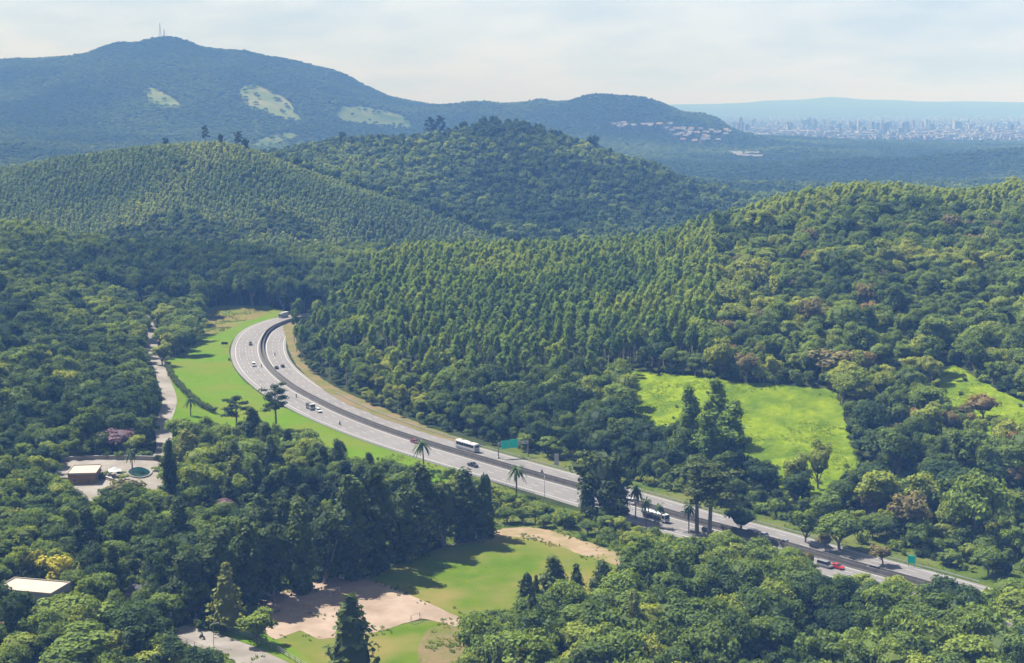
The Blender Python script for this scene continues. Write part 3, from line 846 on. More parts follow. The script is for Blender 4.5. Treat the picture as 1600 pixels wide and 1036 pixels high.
def joined(CT):
    G = Geo()
    for src, m in zip(CT, (0, 1)):
        k = G.n
        for v, f, l_, off in zip(src.v, src.f, src.l, np.cumsum([0] + [len(v) for v in src.v[:-1]])):
            G.add(v, np.asarray(f) - off, l_, m)
    return G

# kind -> list of (crown mesh, trunk mesh, natural height, natural radius)
PROTO, JOINED = {}, {}
def make_kind(kind, items, leafm, barkm, keep_joined=False):
    PROTO[kind] = []
    JOINED[kind] = []
    for CT, H, Rr in items:
        PROTO[kind].append((CT[0].mesh(kind + "_crown", [M[leafm]]), CT[1].mesh(kind + "_trunk", [M[barkm]]), H, Rr))
        if keep_joined:
            JOINED[kind].append((joined(CT).mesh(kind + "_whole", [M[leafm], M[barkm]]), H, Rr))

make_kind('broadleaf_tree', [(broadleaf(1, 13, 5.2, 0.16), 13, 5.2), (broadleaf(2, 11.5, 5.6, 0.14), 11.5, 5.6), (broadleaf(3, 15, 5.0, 0.18, 28), 15, 5.0), (broadleaf(4, 12, 4.4, 0.12, 22), 12, 4.4),
                             (broadleaf(5, 14, 6.2, 0.20, 30, 60, 0.75), 14, 6.2), (broadleaf(6, 13, 4.0, 0.12, 22, 60, .68), 13, 4.0), (broadleaf(7, 11, 4.6, 0.06, 24, 60, .72), 11, 4.6)], 'leaf_broad', 'bark', True)
make_kind('eucalyptus_tree', [(gum(11, 19, 3.1, 0.62, 14), 19, 2.7), (gum(12, 20, 2.9, 0.64, 13), 20, 2.5), (gum(13, 18, 3.4, 0.58, 16), 18, 3.0), (gum(14, 21, 3.1, 0.66, 14), 21, 2.8), (gum(15, 25, 4.2, 0.18, 38, 32, 0.85), 25, 3.9)], 'leaf_gum', 'bark_pale', True)
make_kind('conifer_tree', [(conifer(21, 22, 4.2, 0.05, 17, 0.38), 22, 3.9), (gum(22, 24, 4.6, 0.05, 46, 30, 0.9), 24, 3.9), (gum(23, 20, 4.6, 0.04, 42, 32, 0.9), 20, 3.7), (conifer(24, 21, 4.2, 0.10, 14, 0.62, 1.0, 0.35), 21, 4.2), (broadleaf(25, 21, 5.2, 0.04, 44, 50, 0.72, 1.0), 21, 5.0)], 'leaf_con', 'bark')
make_kind('pine_tree', [(conifer(31, 16, 4.6, 0.12, 13, 0.62, 0.95, 0.12, 8, 9), 16, 4.6), (conifer(32, 17, 4.2, 0.16, 12, 0.7, 1.0, 0.05, 7, 9), 17, 4.2)], 'leaf_con', 'bark')
make_kind('umbrella_pine', [(umbrella(41), 23, 6.0), (umbrella(42, 22, 5.5, 0.46), 22, 5.5)], 'leaf_con', 'bark')
make_kind('palm_tree', [(palm(51), 8, 2.9), (palm(52, 6.5, 34, 2.6), 6.5, 2.6)], 'leaf_palm', 'bark')
make_kind('shrub', [(shrub(61), 2.6, 1.9), (shrub(62, 3.2, 1.8, 8), 3.2, 1.8), (shrub(63, 2.2, 2.2), 2.2, 2.2)], 'leaf_broad', 'bark', True)
make_kind('yellow_tree', [(broadleaf(71, 8, 3.6, 0.2, 18, 46, .65), 8, 3.6)], 'leaf_yellow', 'bark')
make_kind('pink_tree', [(broadleaf(72, 8, 4.0, 0.22, 18, 40, .7), 8, 4.0)], 'leaf_pink', 'bark')
make_kind('brown_tree', [(broadleaf(73, 12, 4.8, 0.26, 22, 44, .8), 12, 4.8)], 'leaf_brown', 'bark')
for k_, fn in (('young', [young(81), young(82, 6, 2.1), young(83, 7, 1.8)]),):
    JOINED[k_] = [(joined(c).mesh("young_tree_whole", [M['leaf_young'], M['bark']]), 6.5, 1.9) for c in fn]
JOINED['far'] = [(joined(far_crown(s)).mesh("far_tree_whole", [M['leaf_broad'], M['bark']]), 12, 6) for s in (91, 92, 93, 94)]

def plant(kind, variant, x, y, z, sc, sw, rot, tint, label, group, cat="tree"):
    """One tree: an Empty at its foot that parents trunk and crown."""
    ps = PROTO[kind]; cm, tm, H, Rr = ps[variant % len(ps)]
    root = bpy.data.objects.new(kind, None); COL.objects.link(root)
    root.location = (x, y, z); root.rotation_euler = (0, 0, rot); root.scale = (sw, sw, sc)
    root.empty_display_size = 0.5
    tag(root, label, cat, group)
    t = bpy.data.objects.new("stems" if kind == 'shrub' else "trunk", tm); COL.objects.link(t); t.parent = root
    c = bpy.data.objects.new("foliage" if kind == 'shrub' else "crown", cm); COL.objects.link(c); c.parent = root
    c["tint"] = float(tint)
    return root

# ------------------------------------------------------------------ uncountable woods: one object each, copies by geometry nodes
def scatter(name, label, protos, P, rot, sc, sw, tint, which):
    """P (n,3) positions; protos: list of meshes."""
    me = bpy.data.meshes.new(name); n = len(P)
    me.vertices.add(n); me.vertices.foreach_set("co", np.asarray(P, np.float32).ravel())
    def attr(nm, typ, val):
        a = me.attributes.new(nm, typ, 'POINT')
        if typ == 'FLOAT_VECTOR': a.data.foreach_set("vector", np.asarray(val, np.float32).ravel())
        else: a.data.foreach_set("value", np.asarray(val, np.int32 if typ == 'INT' else np.float32))
    attr("tint", 'FLOAT', tint); attr("which", 'INT', which)
    attr("size", 'FLOAT_VECTOR', np.column_stack([sw, sw, sc])); attr("turn", 'FLOAT_VECTOR', np.column_stack([np.zeros(n), np.zeros(n), rot]))
    o = obj(name, me)
    ng = bpy.data.node_groups.new(name + "_nodes", 'GeometryNodeTree')
    ng.interface.new_socket("Geometry", in_out='INPUT', socket_type='NodeSocketGeometry')
    ng.interface.new_socket("Geometry", in_out='OUTPUT', socket_type='NodeSocketGeometry')
    N, L = ng.nodes, ng.links
    gi, go = N.new("NodeGroupInput"), N.new("NodeGroupOutput"); jn = N.new("GeometryNodeJoinGeometry")
    def named(nm, typ):
        q = N.new("GeometryNodeInputNamedAttribute"); q.data_type = typ; q.inputs["Name"].default_value = nm; return q.outputs["Attribute"]
    wh, sz, tn = named("which", 'INT'), named("size", 'FLOAT_VECTOR'), named("turn", 'FLOAT_VECTOR')
    for k, pm in enumerate(protos):
        po = bpy.data.objects.new(pm.name + "_source", pm)          # source of the copies, not part of the scene itself
        oi = N.new("GeometryNodeObjectInfo"); oi.inputs["Object"].default_value = po
        cmp_ = N.new("FunctionNodeCompare"); cmp_.data_type = 'INT'; cmp_.operation = 'EQUAL'
        L.new(wh, cmp_.inputs[2]); cmp_.inputs[3].default_value = k
        ip = N.new("GeometryNodeInstanceOnPoints")
        L.new(gi.outputs[0], ip.inputs["Points"]); L.new(cmp_.outputs[0], ip.inputs["Selection"]); L.new(oi.outputs["Geometry"], ip.inputs["Instance"])
        L.new(tn, ip.inputs["Rotation"]); L.new(sz, ip.inputs["Scale"])
        L.new(ip.outputs[0], jn.inputs[0])
    L.new(jn.outputs[0], go.inputs[0])
    md = o.modifiers.new("copies", 'NODES'); md.node_group = ng
    return tag(o, label, kind="stuff")
# ------------------------------------------------------------------ labels of the trees: look, then the landmark beside it, then its place among its like
LANDMARKS = [("the white house at the lower left", 60, 930), ("the yellow blooming tree", 92, 890), ("the pool courtyard", 180, 740), ("the winding side road", 250, 600), ("the upper end of the side road", 225, 490),
             ("the footpath at the bottom", 330, 1010), ("the sand court", 560, 940), ("the sports field", 800, 890), ("the earth track behind the field", 860, 830), ("the lawn at the bottom edge", 620, 1030),
             ("the head of the motorway bend", 440, 490), ("the middle of the bend", 460, 560), ("the inner bank of the bend", 560, 630), ("the white bus", 730, 690), ("the green gantry sign", 800, 700), ("the white roadside panel", 870, 715),
             ("the big dark conifer by the motorway", 946, 745), ("the two bare trunked pines", 1095, 770), ("the left edge of the pasture", 985, 640), ("the top edge of the pasture", 1110, 590), ("the pasture's upper right corner", 1290, 605),
             ("the pasture's right edge", 1330, 690), ("the narrow hill pasture", 1530, 620), ("the great round tree", 1515, 790), ("the red car", 1306, 884), ("the small green road sign", 1424, 880), ("the right end of the motorway", 1520, 915),
             ("the crest of the right hill", 1400, 300), ("the middle of the right hill", 1350, 430), ("the shoulder of the right hill", 1180, 340), ("the photo's right edge", 1590, 470), ("the notch beside the right hill", 1140, 480),
             ("the plantation crest", 820, 385), ("the left flank of the plantation", 520, 430), ("the plantation centre", 760, 470), ("the right flank of the plantation", 1030, 430), ("the wooded foot of the plantation", 780, 600), ("the dark wood behind the bend", 350, 430),
             ("the photo's left edge", 20, 430), ("the heart of the left forest", 110, 520), ("the lower left forest", 80, 640), ("the conifer stand", 480, 780), ("the verge side of the conifer stand", 400, 680),
             ("the bottom edge left of the path", 120, 1020), ("the bottom edge right of the lawn", 780, 1020), ("the bottom edge wood's middle", 1050, 960), ("the bottom edge wood's right part", 1350, 980), ("the bottom right corner", 1560, 1010),
             ("the plantation ridge", 330, 225), ("the wooded hill", 780, 200)]
_LM = np.array([l[1:] for l in LANDMARKS], float)
WORD = {'broadleaf_tree': "broadleaf tree", 'eucalyptus_tree': "slim eucalyptus", 'conifer_tree': "conifer", 'shrub': "shrub", 'brown_tree': "brownish tree", 'pine_tree': "pine", 'umbrella_pine': "pine", 'palm_tree': "palm"}
ORD = ["", "second", "third", "fourth", "fifth", "sixth", "seventh", "eighth", "ninth", "tenth"]

def label_trees(ts):
    pools = {}
    for t in ts:
        if t['label']: t.setdefault('group', None); continue
        p = np.array([t['px'], t['py']])
        dv = p - _LM; k = int((dv[:, 0] ** 2 + (1.5 * dv[:, 1]) ** 2).argmin()); dx, dy = dv[k]
        rel = ("right of" if dx > 0 else "left of") if abs(dx) > 1.3 * abs(dy) else ("below" if dy > 0 else "above")
        if abs(dx) < 18 and abs(dy) < 14: rel = "beside"
        if LANDMARKS[k][0].startswith(("the heart", "the middle of the right", "the plantation centre", "the bottom edge wood", "the conifer stand")) : rel = "in" if abs(dx) < 60 and abs(dy) < 40 else rel
        i = t['tint']
        if t['kind'] == 'brown_tree': tone = "dull" if i < 0.45 else "rusty"
        else: tone = ("dark green", "mid green", "light green", "yellow-green")[0 if i < 0.25 else 1 if i < 0.5 else 2 if i < 0.75 else 3]
        size = "" if t['kind'] == 'shrub' else ("small " if t['H'] < 7 else "" if t['H'] < 12 else "tall ")
        base = (size + tone + " " + WORD[t['kind']], rel + " " + LANDMARKS[k][0])
        t['group'] = {'broadleaf_tree': "broadleaf trees", 'eucalyptus_tree': "plantation eucalypts", 'conifer_tree': "conifers", 'shrub': "shrubs", 'brown_tree': "brown tinged trees"}.get(t['kind'], "trees") + " " + \
            {'gum': "of the hillside", 'hill': "of the hillside", 'roadside': "along the motorway", 'left': "of the left forest", 'back': "behind the bend", 'conifer': "of the conifer stand", 'garden': "of the gardens", 'front': "of the near wood", 'shrubs': "between motorway and field", 'pasture': "on the pasture"}.get(t['zone'], "")
        pools.setdefault(base, []).append(t)
    def name(base, lst, extra=""):
        if len(lst) > 8:
            lst = sorted(lst, key=lambda t: t['py']); h = (len(lst) + 1) // 2
            name(base, lst[:h], "upper " if not extra else "uppermost " if extra == "upper " else extra)
            name(base, lst[h:], "lower " if not extra else "middle " if extra == "upper " else "lowest " if extra == "lower " else extra)
            return
        lst.sort(key=lambda t: t['px']); n = len(lst)
        for j, t in enumerate(lst):
            if n == 1: place = ""
            elif j == 0: place = "leftmost "
            elif j == n - 1: place = "rightmost "
            else: place = ORD[j] + " from left, "
            t['label'] = (place + extra + base[0] + " " + base[1]).strip()
            if len(t['label'].split()) > 15: t['label'] = t['label'].replace("broadleaf tree", "tree").replace("slim eucalyptus", "eucalyptus").replace("mid green ", "green ").replace(" the big dark conifer by the motorway", " the motorway's big dark conifer")
    for base, lst in pools.items(): name(base, lst)

def ordinal_labels(items):
    """items: (object, place from the left, phrase); objects that share a phrase are told apart by their order."""
    pools = {}
    for o, q, ph in items: pools.setdefault(ph, []).append((q, o))
    for ph, l in pools.items():
        l.sort(key=lambda a: a[0]); n = len(l)
        for j, (q, o) in enumerate(l):
            w = "" if n == 1 else "leftmost " if j == 0 else "rightmost " if j == n - 1 else (ORD[j] + " from left, " if j < 10 else "inner ")
            o["label"] = w + ph
# ------------------------------------------------------------------ what the trees must leave free (a mask over the photograph at half size)
MW, MH = 800, 518
_gx, _gy = np.meshgrid((np.arange(MW) + 0.5) * 2, (np.arange(MH) + 0.5) * 2)
KEEP = np.zeros((MH, MW), bool)          # ground that is seen in the photograph
def keep(poly):
    KEEP[in_poly(_gx, _gy, poly)] = True
ROAD_PX = [(441, 494), (388, 512), (364, 529.5), (358, 547), (362, 568), (378, 591), (398, 608.6), (415, 620), (448, 638), (475, 649), (530, 668), (600, 692), (641, 705), (682, 719), (746, 745), (790, 767),
           (847, 784), (898, 797), (912, 790), (912, 748), (860, 735), (828, 727), (787, 714), (754, 704), (706, 692), (649, 676), (600, 659), (560, 643), (533, 630), (510, 616), (487, 599), (467, 583), (454, 568), (447, 553), (445, 537), (446, 524), (450, 507)]
keep(ROAD_PX)
keep([(985, 776), (1006, 777), (1060, 789), (1116, 803), (1180, 823), (1240, 842), (1298, 860), (1333, 871), (1430, 896), (1490, 914), (1470, 916), (1400, 903), (1360, 905), (1320, 896), (1284, 890), (1265, 872), (1216, 855), (1166, 841), (1110, 832), (1060, 836), (1030, 828), (990, 815)])
keep([(322, 486), (345, 478), (440, 482), (441, 494), (388, 512), (364, 529.5), (358, 547), (362, 568), (378, 591), (398, 608.6), (415, 620), (475, 649), (600, 692), (645, 706), (640, 725), (600, 712), (540, 694), (480, 668), (440, 652), (400, 640), (360, 640), (335, 630),
      (305, 645), (285, 648), (268, 640), (268, 590), (275, 560), (335, 558), (318, 520)])
keep([(600, 900), (640, 883), (690, 862), (745, 845), (800, 826), (850, 828), (905, 842), (965, 866), (955, 882), (930, 905), (900, 905), (850, 890), (820, 905), (800, 960), (760, 945), (720, 966), (700, 985), (715, 990), (690, 1030), (600, 1030), (590, 990), (560, 950), (500, 960), (490, 980), (430, 985), (420, 960), (400, 945), (440, 930), (520, 905)])
keep([(990, 580), (1060, 592), (1130, 606), (1230, 606), (1288, 612), (1306, 650), (1322, 700), (1332, 735), (1290, 735), (1220, 725), (1180, 712), (1165, 690), (1150, 640), (1110, 640), (1070, 640), (1020, 660), (1005, 645)])
keep([(1466, 586), (1490, 583), (1516, 606), (1550, 622), (1600, 642), (1600, 662), (1560, 650), (1530, 640), (1500, 625), (1490, 640), (1476, 620)])
keep([(232, 505), (242, 515), (246, 530), (242, 545), (252, 560), (262, 590), (270, 612), (272, 630), (266, 650), (258, 656), (252, 640), (255, 620), (247, 595), (238, 570), (228, 545), (232, 525)])
keep([(96, 721), (130, 718), (200, 719), (253, 721), (255, 745), (250, 764), (228, 758), (205, 742), (170, 748), (150, 752), (108, 752)])
keep([(278, 984), (292, 980), (340, 992), (398, 1014), (440, 1034), (410, 1034), (340, 1008), (285, 1000)])
keep([(50, 915), (82, 912), (84, 940), (58, 960), (30, 925)])

def keep_share(px, py0, py1, rw):
    """Share of the image rectangle (crown) that would hide ground the photograph shows."""
    x0, x1 = int(max(0, (px - rw) / 2)), int(min(MW, (px + rw) / 2 + 1)); y0, y1 = int(max(0, py0 / 2)), int(min(MH, py1 / 2 + 1))
    if x1 <= x0 or y1 <= y0: return 0.0
    return float(KEEP[y0:y1, x0:x1].mean())

TREES = []          # dicts: kind, variant, x, y, z, H (height), W (radius), rot, tint, zone, label (or None)

# ------------------------------------------------------------------ trees the photograph singles out: (kind, variant, px, py of the foot, height in photo pixels, width in photo pixels, tint, label)
SINGLE = [
 ('umbrella_pine', 0, 1089, 834, 124, 100, 0.6, "tall pine with bare trunk, left of the pair beside the motorway"),
 ('umbrella_pine', 1, 1108, 838, 116, 92, 0.7, "tall pine with bare trunk, right of the pair beside the motorway"),
 ('conifer_tree', 4, 946, 806, 126, 78, 0.4, "big dark conifer that hides the motorway between gantry and pines"),
 ('conifer_tree', 2, 964, 812, 62, 34, 0.5, "smaller conifer in front of the big dark one by the motorway"),
 ('conifer_tree', 0, 918, 806, 76, 36, 0.45, "narrow conifer on the left flank of the big dark one"),
 ('palm_tree', 0, 993, 812, 50, 26, 0.1, "leftmost dark palm standing against the pale motorway"),
 ('palm_tree', 1, 1009, 822, 40, 22, 0.2, "dark palm in front of the tanker lorry"),
 ('palm_tree', 1, 1029, 824, 34, 22, 0.4, "short palm just left of the white lorry cab"),
 ('palm_tree', 0, 1076, 834, 44, 26, 0.2, "dark palm just left of the two bare trunked pines"),
 ('palm_tree', 0, 662, 734, 42, 32, 0.5, "palm at the lower edge of the motorway near the maroon car"),
 ('palm_tree', 0, 807, 776, 44, 34, 0.6, "palm at the lower edge of the motorway below the gantry"),
 ('palm_tree', 1, 298, 650, 26, 22, 0.3, "palm on the grass verge beside the hedge end"),
 ('umbrella_pine', 0, 370, 680, 62, 50, 0.1, "dark spreading pine left of the lone pine at the verge"),
 ('umbrella_pine', 1, 432, 672, 72, 46, 0.35, "lone pine standing before the motorway bend on the grass verge"),
 ('pine_tree', 0, 355, 986, 108, 64, 0.95, "fluffy pale green pine between footpath and sand court"),
 ('pine_tree', 1, 548, 1062, 136, 96, 0.65, "ragged pine in front of the sand court at the bottom edge"),
 ('broadleaf_tree', 3, 402, 1006, 58, 60, 0.7, "round bushy tree at the left tip of the sand court"),
 ('conifer_tree', 1, 392, 950, 138, 62, 0.45, "conifer at the near left end of the dark row above the sand court"),
 ('conifer_tree', 4, 428, 940, 150, 70, 0.30, "second conifer of the dark row above the sand court"),
 ('conifer_tree', 2, 470, 925, 138, 58, 0.60, "conifer of the dark row above the left part of the sand court"),
 ('conifer_tree', 4, 508, 912, 146, 66, 0.30, "broad conifer of the dark row behind the sand court's upper goal"),
 ('conifer_tree', 1, 548, 902, 158, 70, 0.50, "tallest conifer of the dark row above the sand court's upper edge"),
 ('conifer_tree', 2, 584, 893, 160, 60, 0.30, "conifer of the dark row at the gap between court and sports field"),
 ('conifer_tree', 4, 622, 876, 140, 66, 0.60, "lit conifer of the dark row at the field's left corner"),
 ('conifer_tree', 1, 660, 862, 136, 56, 0.40, "conifer of the dark row beside the shaded edge of the field"),
 ('conifer_tree', 4, 694, 852, 122, 58, 0.65, "paler conifer of the dark row by the middle of the field's edge"),
 ('conifer_tree', 2, 726, 845, 110, 52, 0.35, "next to last conifer of the dark row beside the field"),
 ('conifer_tree', 0, 757, 838, 98, 48, 0.50, "last conifer of the dark row at the earth track"),
 ('conifer_tree', 4, 300, 962, 130, 72, 0.30, "dark conifer behind the fluffy pale pine, nearer the footpath"),
 ('conifer_tree', 1, 345, 955, 128, 60, 0.45, "dark conifer directly behind the fluffy pale pine"),
 ('palm_tree', 1, 207, 738, 34, 26, 0.4, "palm standing in the pale courtyard by the pool"),
 ('broadleaf_tree', 0, 1128, 874, 50, 48, 0.70, "yellow-green tree screening the near carriageway right of the pines"),
 ('broadleaf_tree', 4, 1178, 886, 50, 54, 0.50, "rounded tree screening the near carriageway below the overhanging tree"),
 ('broadleaf_tree', 2, 1228, 898, 50, 46, 0.60, "tree screening the near carriageway below the bluish grey car"),
 ('brown_tree', 0, 1262, 898, 40, 30, 0.30, "brown bush standing up before the median near the red car"),
 ('broadleaf_tree', 1, 1345, 926, 32, 50, 0.80, "yellow-green tree at the near road edge right of the red car"),
 ('broadleaf_tree', 3, 1405, 940, 40, 54, 0.85, "yellow-green tree covering the road edge below the green sign"),
 ('broadleaf_tree', 0, 1452, 950, 42, 60, 0.60, "rounded tree where the near carriageway disappears"),
 ('broadleaf_tree', 4, 1512, 966, 46, 64, 0.90, "bright green tree hiding the road's right end"),
 ('broadleaf_tree', 2, 1572, 960, 66, 60, 0.50, "tall tree at the right edge beyond the road's end"),
 ('broadleaf_tree', 0, 1545, 900, 50, 52, 0.45, "dark rounded tree on rough grass near the right edge"),
 ('broadleaf_tree', 1, 1590, 880, 60, 54, 0.55, "tree on the rough grass at the right edge"),
 ('broadleaf_tree', 6, 1480, 884, 26, 40, 0.50, "bushy low tree on the rough grass right of the green sign"),
 ('broadleaf_tree', 1, 1152, 884, 50, 46, 0.55, "dense tree at the near road edge between two rounder ones, below the overhanging tree"),
 ('broadleaf_tree', 5, 1204, 896, 50, 44, 0.70, "yellow-green tree hiding the near lanes below the white hatchback"),
 ('broadleaf_tree', 0, 1250, 908, 46, 44, 0.45, "darker tree hiding the near lanes left of the pale van"),
 ('broadleaf_tree', 4, 1540, 990, 74, 72, 0.60, "large tree hiding the road right of its visible end"),
 ('broadleaf_tree', 2, 1592, 1004, 90, 80, 0.75, "large tree at the right edge in front of the road"),
 ('broadleaf_tree', 1, 1482, 968, 54, 60, 0.70, "rounded tree at the point where the far carriageway vanishes"),
 ('conifer_tree', 0, 823, 960, 66, 38, 0.4, "leftmost dark conifer before the sports field"),
 ('conifer_tree', 2, 866, 954, 84, 46, 0.6, "tallest of the conifers standing before the sports field"),
 ('conifer_tree', 3, 900, 962, 82, 46, 0.6, "conifer with brown flank third from the left before the sports field"),
 ('conifer_tree', 2, 942, 962, 82, 42, 0.45, "dark conifer at the lower right corner of the sports field"),
 ('conifer_tree', 3, 972, 962, 62, 44, 0.7, "shorter conifer right of the sports field corner"),
 ('eucalyptus_tree', 4, 1076, 724, 120, 46, 0.45, "tall eucalyptus in the pasture, left of the group of three"),
 ('eucalyptus_tree', 4, 1119, 692, 98, 46, 0.55, "tall eucalyptus in the middle of the three by the pasture"),
 ('eucalyptus_tree', 4, 1142, 742, 114, 60, 0.5, "stout eucalyptus on the right of the three by the pasture"),
 ('eucalyptus_tree', 4, 1104, 748, 104, 50, 0.35, "darker eucalyptus in front of the three by the pasture"),
 ('yellow_tree', 0, 92, 916, 56, 58, 0.8, "tree in bright yellow bloom above the white house"),
 ('yellow_tree', 0, 142, 906, 40, 44, 0.35, "yellowish green tree right of the yellow blooming one"),
 ('yellow_tree', 0, 50, 906, 50, 46, 0.3, "yellowish green tree left of the yellow blooming one"),
 ('yellow_tree', 0, 22, 832, 40, 40, 0.3, "yellowish garden tree at the left edge of the photo"),
 ('pink_tree', 0, 187, 708, 44, 56, 0.7, "pink blossoming tree above the courtyard"),
 ('pink_tree', 0, 148, 700, 40, 44, 0.3, "purple blossoming tree left of the pink one above the courtyard"),
 ('pink_tree', 0, 352, 806, 30, 30, 0.4, "small pink blossoming tree among the dark conifers"),
 ('brown_tree', 0, 185, 800, 52, 66, 0.15, "grey-brown domed tree in front of the pool yard"),
 ('broadleaf_tree', 1, 1515, 858, 124, 106, 0.55, "great round pale tree above the right end of the motorway"),
 ('broadleaf_tree', 2, 1366, 816, 94, 72, 0.85, "yellow-green tree below the pasture's lower right corner"),
 ('brown_tree', 0, 1412, 846, 86, 66, 0.5, "olive brown tree left of the great round one on the right"),
 ('broadleaf_tree', 5, 1440, 800, 76, 52, 0.55, "upright tree behind the olive brown one on the right"),
 ('broadleaf_tree', 3, 1258, 848, 56, 44, 0.6, "bushy roadside tree right of the two bare trunked pines"),
 ('broadleaf_tree', 0, 1312, 860, 66, 70, 0.5, "rounded roadside tree above the red car"),
 ('broadleaf_tree', 1, 1160, 832, 42, 52, 0.1, "low dark tree overhanging the motorway right of the pines"),
 ('broadleaf_tree', 4, 218, 1030, 96, 112, 0.05, "broad dark tree crown left of the pale footpath"),
 ('broadleaf_tree', 3, 118, 1062, 84, 120, 0.5, "rounded green tree at the bottom left below the broad dark one"),
 ('broadleaf_tree', 4, 118, 992, 70, 110, 0.65, "wide sprawling tree right of the white house"),
 ('broadleaf_tree', 1, 160, 942, 48, 66, 0.5, "grey-green tree behind the wide sprawling one"),
 ('broadleaf_tree', 1, 262, 1064, 56, 90, 0.95, "bright green tree at the bottom edge below the footpath"),
 ('broadleaf_tree', 2, 28, 1012, 96, 60, 0.05, "dark tree in front of the white house at the left edge"),
 ('broadleaf_tree', 3, 254, 516, 42, 42, 0.85, "light green tree right of the winding side road"),
 ('broadleaf_tree', 0, 292, 556, 50, 54, 0.35, "bluish tree on the terrace beside the grass verge"),
 ('broadleaf_tree', 3, 254, 570, 36, 34, 0.85, "small light green tree at the head of the dark hedge"),
 ('conifer_tree', 1, 266, 800, 112, 24, 0.05, "narrow dark cypress at the right end of the courtyard"),
 ('broadleaf_tree', 3, 1278, 764, 80, 44, 0.85, "pale green tree in the lower right part of the pasture"),
 ('broadleaf_tree', 3, 1244, 770, 66, 44, 0.8, "pale green tree left of its twin low in the pasture"),
 ('brown_tree', 0, 1320, 592, 50, 90, 0.45, "brown flushed tree on the hill above the pasture"),
 ('brown_tree', 0, 1394, 366, 26, 34, 1.0, "orange tinged tree high on the right hill"),
 ('brown_tree', 0, 1536, 660, 46, 54, 0.75, "olive orange tree in the narrow hill pasture"),
 ('brown_tree', 0, 1592, 722, 52, 40, 0.95, "orange tinged tree at the right edge below the narrow hill pasture"),
 ('brown_tree', 0, 1432, 674, 38, 36, 0.85, "reddish brown tree left of the narrow hill pasture"),
 ('brown_tree', 0, 1390, 700, 40, 46, 0.6, "brown tree between pasture and narrow hill pasture"),
 ('brown_tree', 0, 1236, 470, 40, 44, 0.7, "brown tinged tree halfway up the right hill"),
 ('brown_tree', 0, 1290, 862, 30, 26, 0.5, "small brown shrubby tree at the roadside by the red car"),
 ('brown_tree', 0, 1380, 884, 34, 36, 0.6, "small brown tree on the rough grass left of the green sign"),
]
for kind, var, px, py, hp, wp, tint, label in SINGLE:
    x, y = on_ground(px, py); z = float(height(np.array([x]), np.array([y]))[0])
    s = proj(x, y, z)[2] / FPX
    TREES.append(dict(kind=kind, var=var, x=x, y=y, z=z, H=hp * s * 1.0, W=wp * s * 0.5, rot=rng.uniform(0, 6.28), tint=tint, zone='single', label=label, hand=True))
# dark trees that break the skyline of the wooded hills: (px, py of the top, distance, height, kind, variant)
RIDGE = [(320, 196, 1455, 15, 'umbrella_pine', 0, "thin dark tree sticking up alone on the plantation ridge"), (258, 213, 1468, 11, 'broadleaf_tree', 1, "round dark tree on the plantation ridge under the masts"),
         (345, 207, 1462, 10, 'broadleaf_tree', 0, "low dark tree right of the thin one on the plantation ridge"), (372, 206, 1455, 14, 'umbrella_pine', 1, "leaning dark tree on the right shoulder of the plantation ridge"),
         (384, 214, 1450, 11, 'broadleaf_tree', 2, "small dark tree at the right end of the plantation ridge top"), (536, 203, 1900, 22, 'broadleaf_tree', 2, "tall dark tree at the left foot of the wooded hill crest"),
         (672, 183, 1960, 20, 'umbrella_pine', 0, "left of two forked dark trees on the wooded hill crest"), (687, 182, 1962, 22, 'umbrella_pine', 1, "right of two forked dark trees on the wooded hill crest"),
         (723, 187, 1985, 16, 'broadleaf_tree', 0, "dark treetop left of the wooded hill summit"), (754, 179, 1995, 18, 'broadleaf_tree', 2, "highest dark treetop on the wooded hill summit"), (773, 178, 2000, 18, 'broadleaf_tree', 1, "broad dark treetop right of the wooded hill summit"),
         (925, 208, 1910, 24, 'broadleaf_tree', 2, "tall dark tree on the right slope of the wooded hill"), (560, 292, 1405, 12, 'broadleaf_tree', 1, "dark tree where plantation and wooded hill meet"), (150, 236, 1480, 9, 'broadleaf_tree', 3, "dark treetop on the left part of the plantation ridge")]
COMB = 0
for k_, px_ in enumerate((934, 944, 962, 971, 978, 986, 993, 1000, 1008, 1019)):
    RIDGE.append((px_, np.interp(px_, (930, 960, 1010, 1020), (148, 150, 149, 154)) + (k_ % 3) - 1, 4590, 20, 'broadleaf_tree', 6, None))
for px, py, d, H, kind, var, label in RIDGE:
    x, y, zt = at_d(px, py, d); z = float(height(np.array([x]), np.array([y]))[0]); H = max(6.0, zt - z + 1.5); z -= 1.5
    if kind == 'broadleaf_tree': var = 6
    TREES.append(dict(kind=kind, var=var, x=x, y=y, z=z, H=H, W=H * (0.17 if 'thin' in (label or '') else 0.24), rot=rng.uniform(0, 6.28), tint=0.0, zone='single', label=label or "comb", hand=True))
    if label is None: TREES[-1]['group'] = "treetops along the far ridge"; TREES[-1]['label'] = ("leftmost", "second", "third", "fourth", "fifth", "sixth", "seventh", "eighth", "ninth", "rightmost")[COMB] + " tiny tree, counted from left, of the comb on the far ridge"; COMB += 1

# ------------------------------------------------------------------ the woods
def jitter_grid(y0, y1, s, margin=0.62, amount=0.42):
    out = []
    ys = np.arange(y0, y1, s)
    for i, y in enumerate(ys):
        w = y * 800 / FPX * (1 + 0.22) + 20
        xs = np.arange(-w, w, s) + (0.5 * s if i % 2 else 0)
        out.append(np.column_stack([xs, np.full(len(xs), y)]))
    P = np.vstack(out)
    return P + rng.uniform(-amount, amount, P.shape) * s

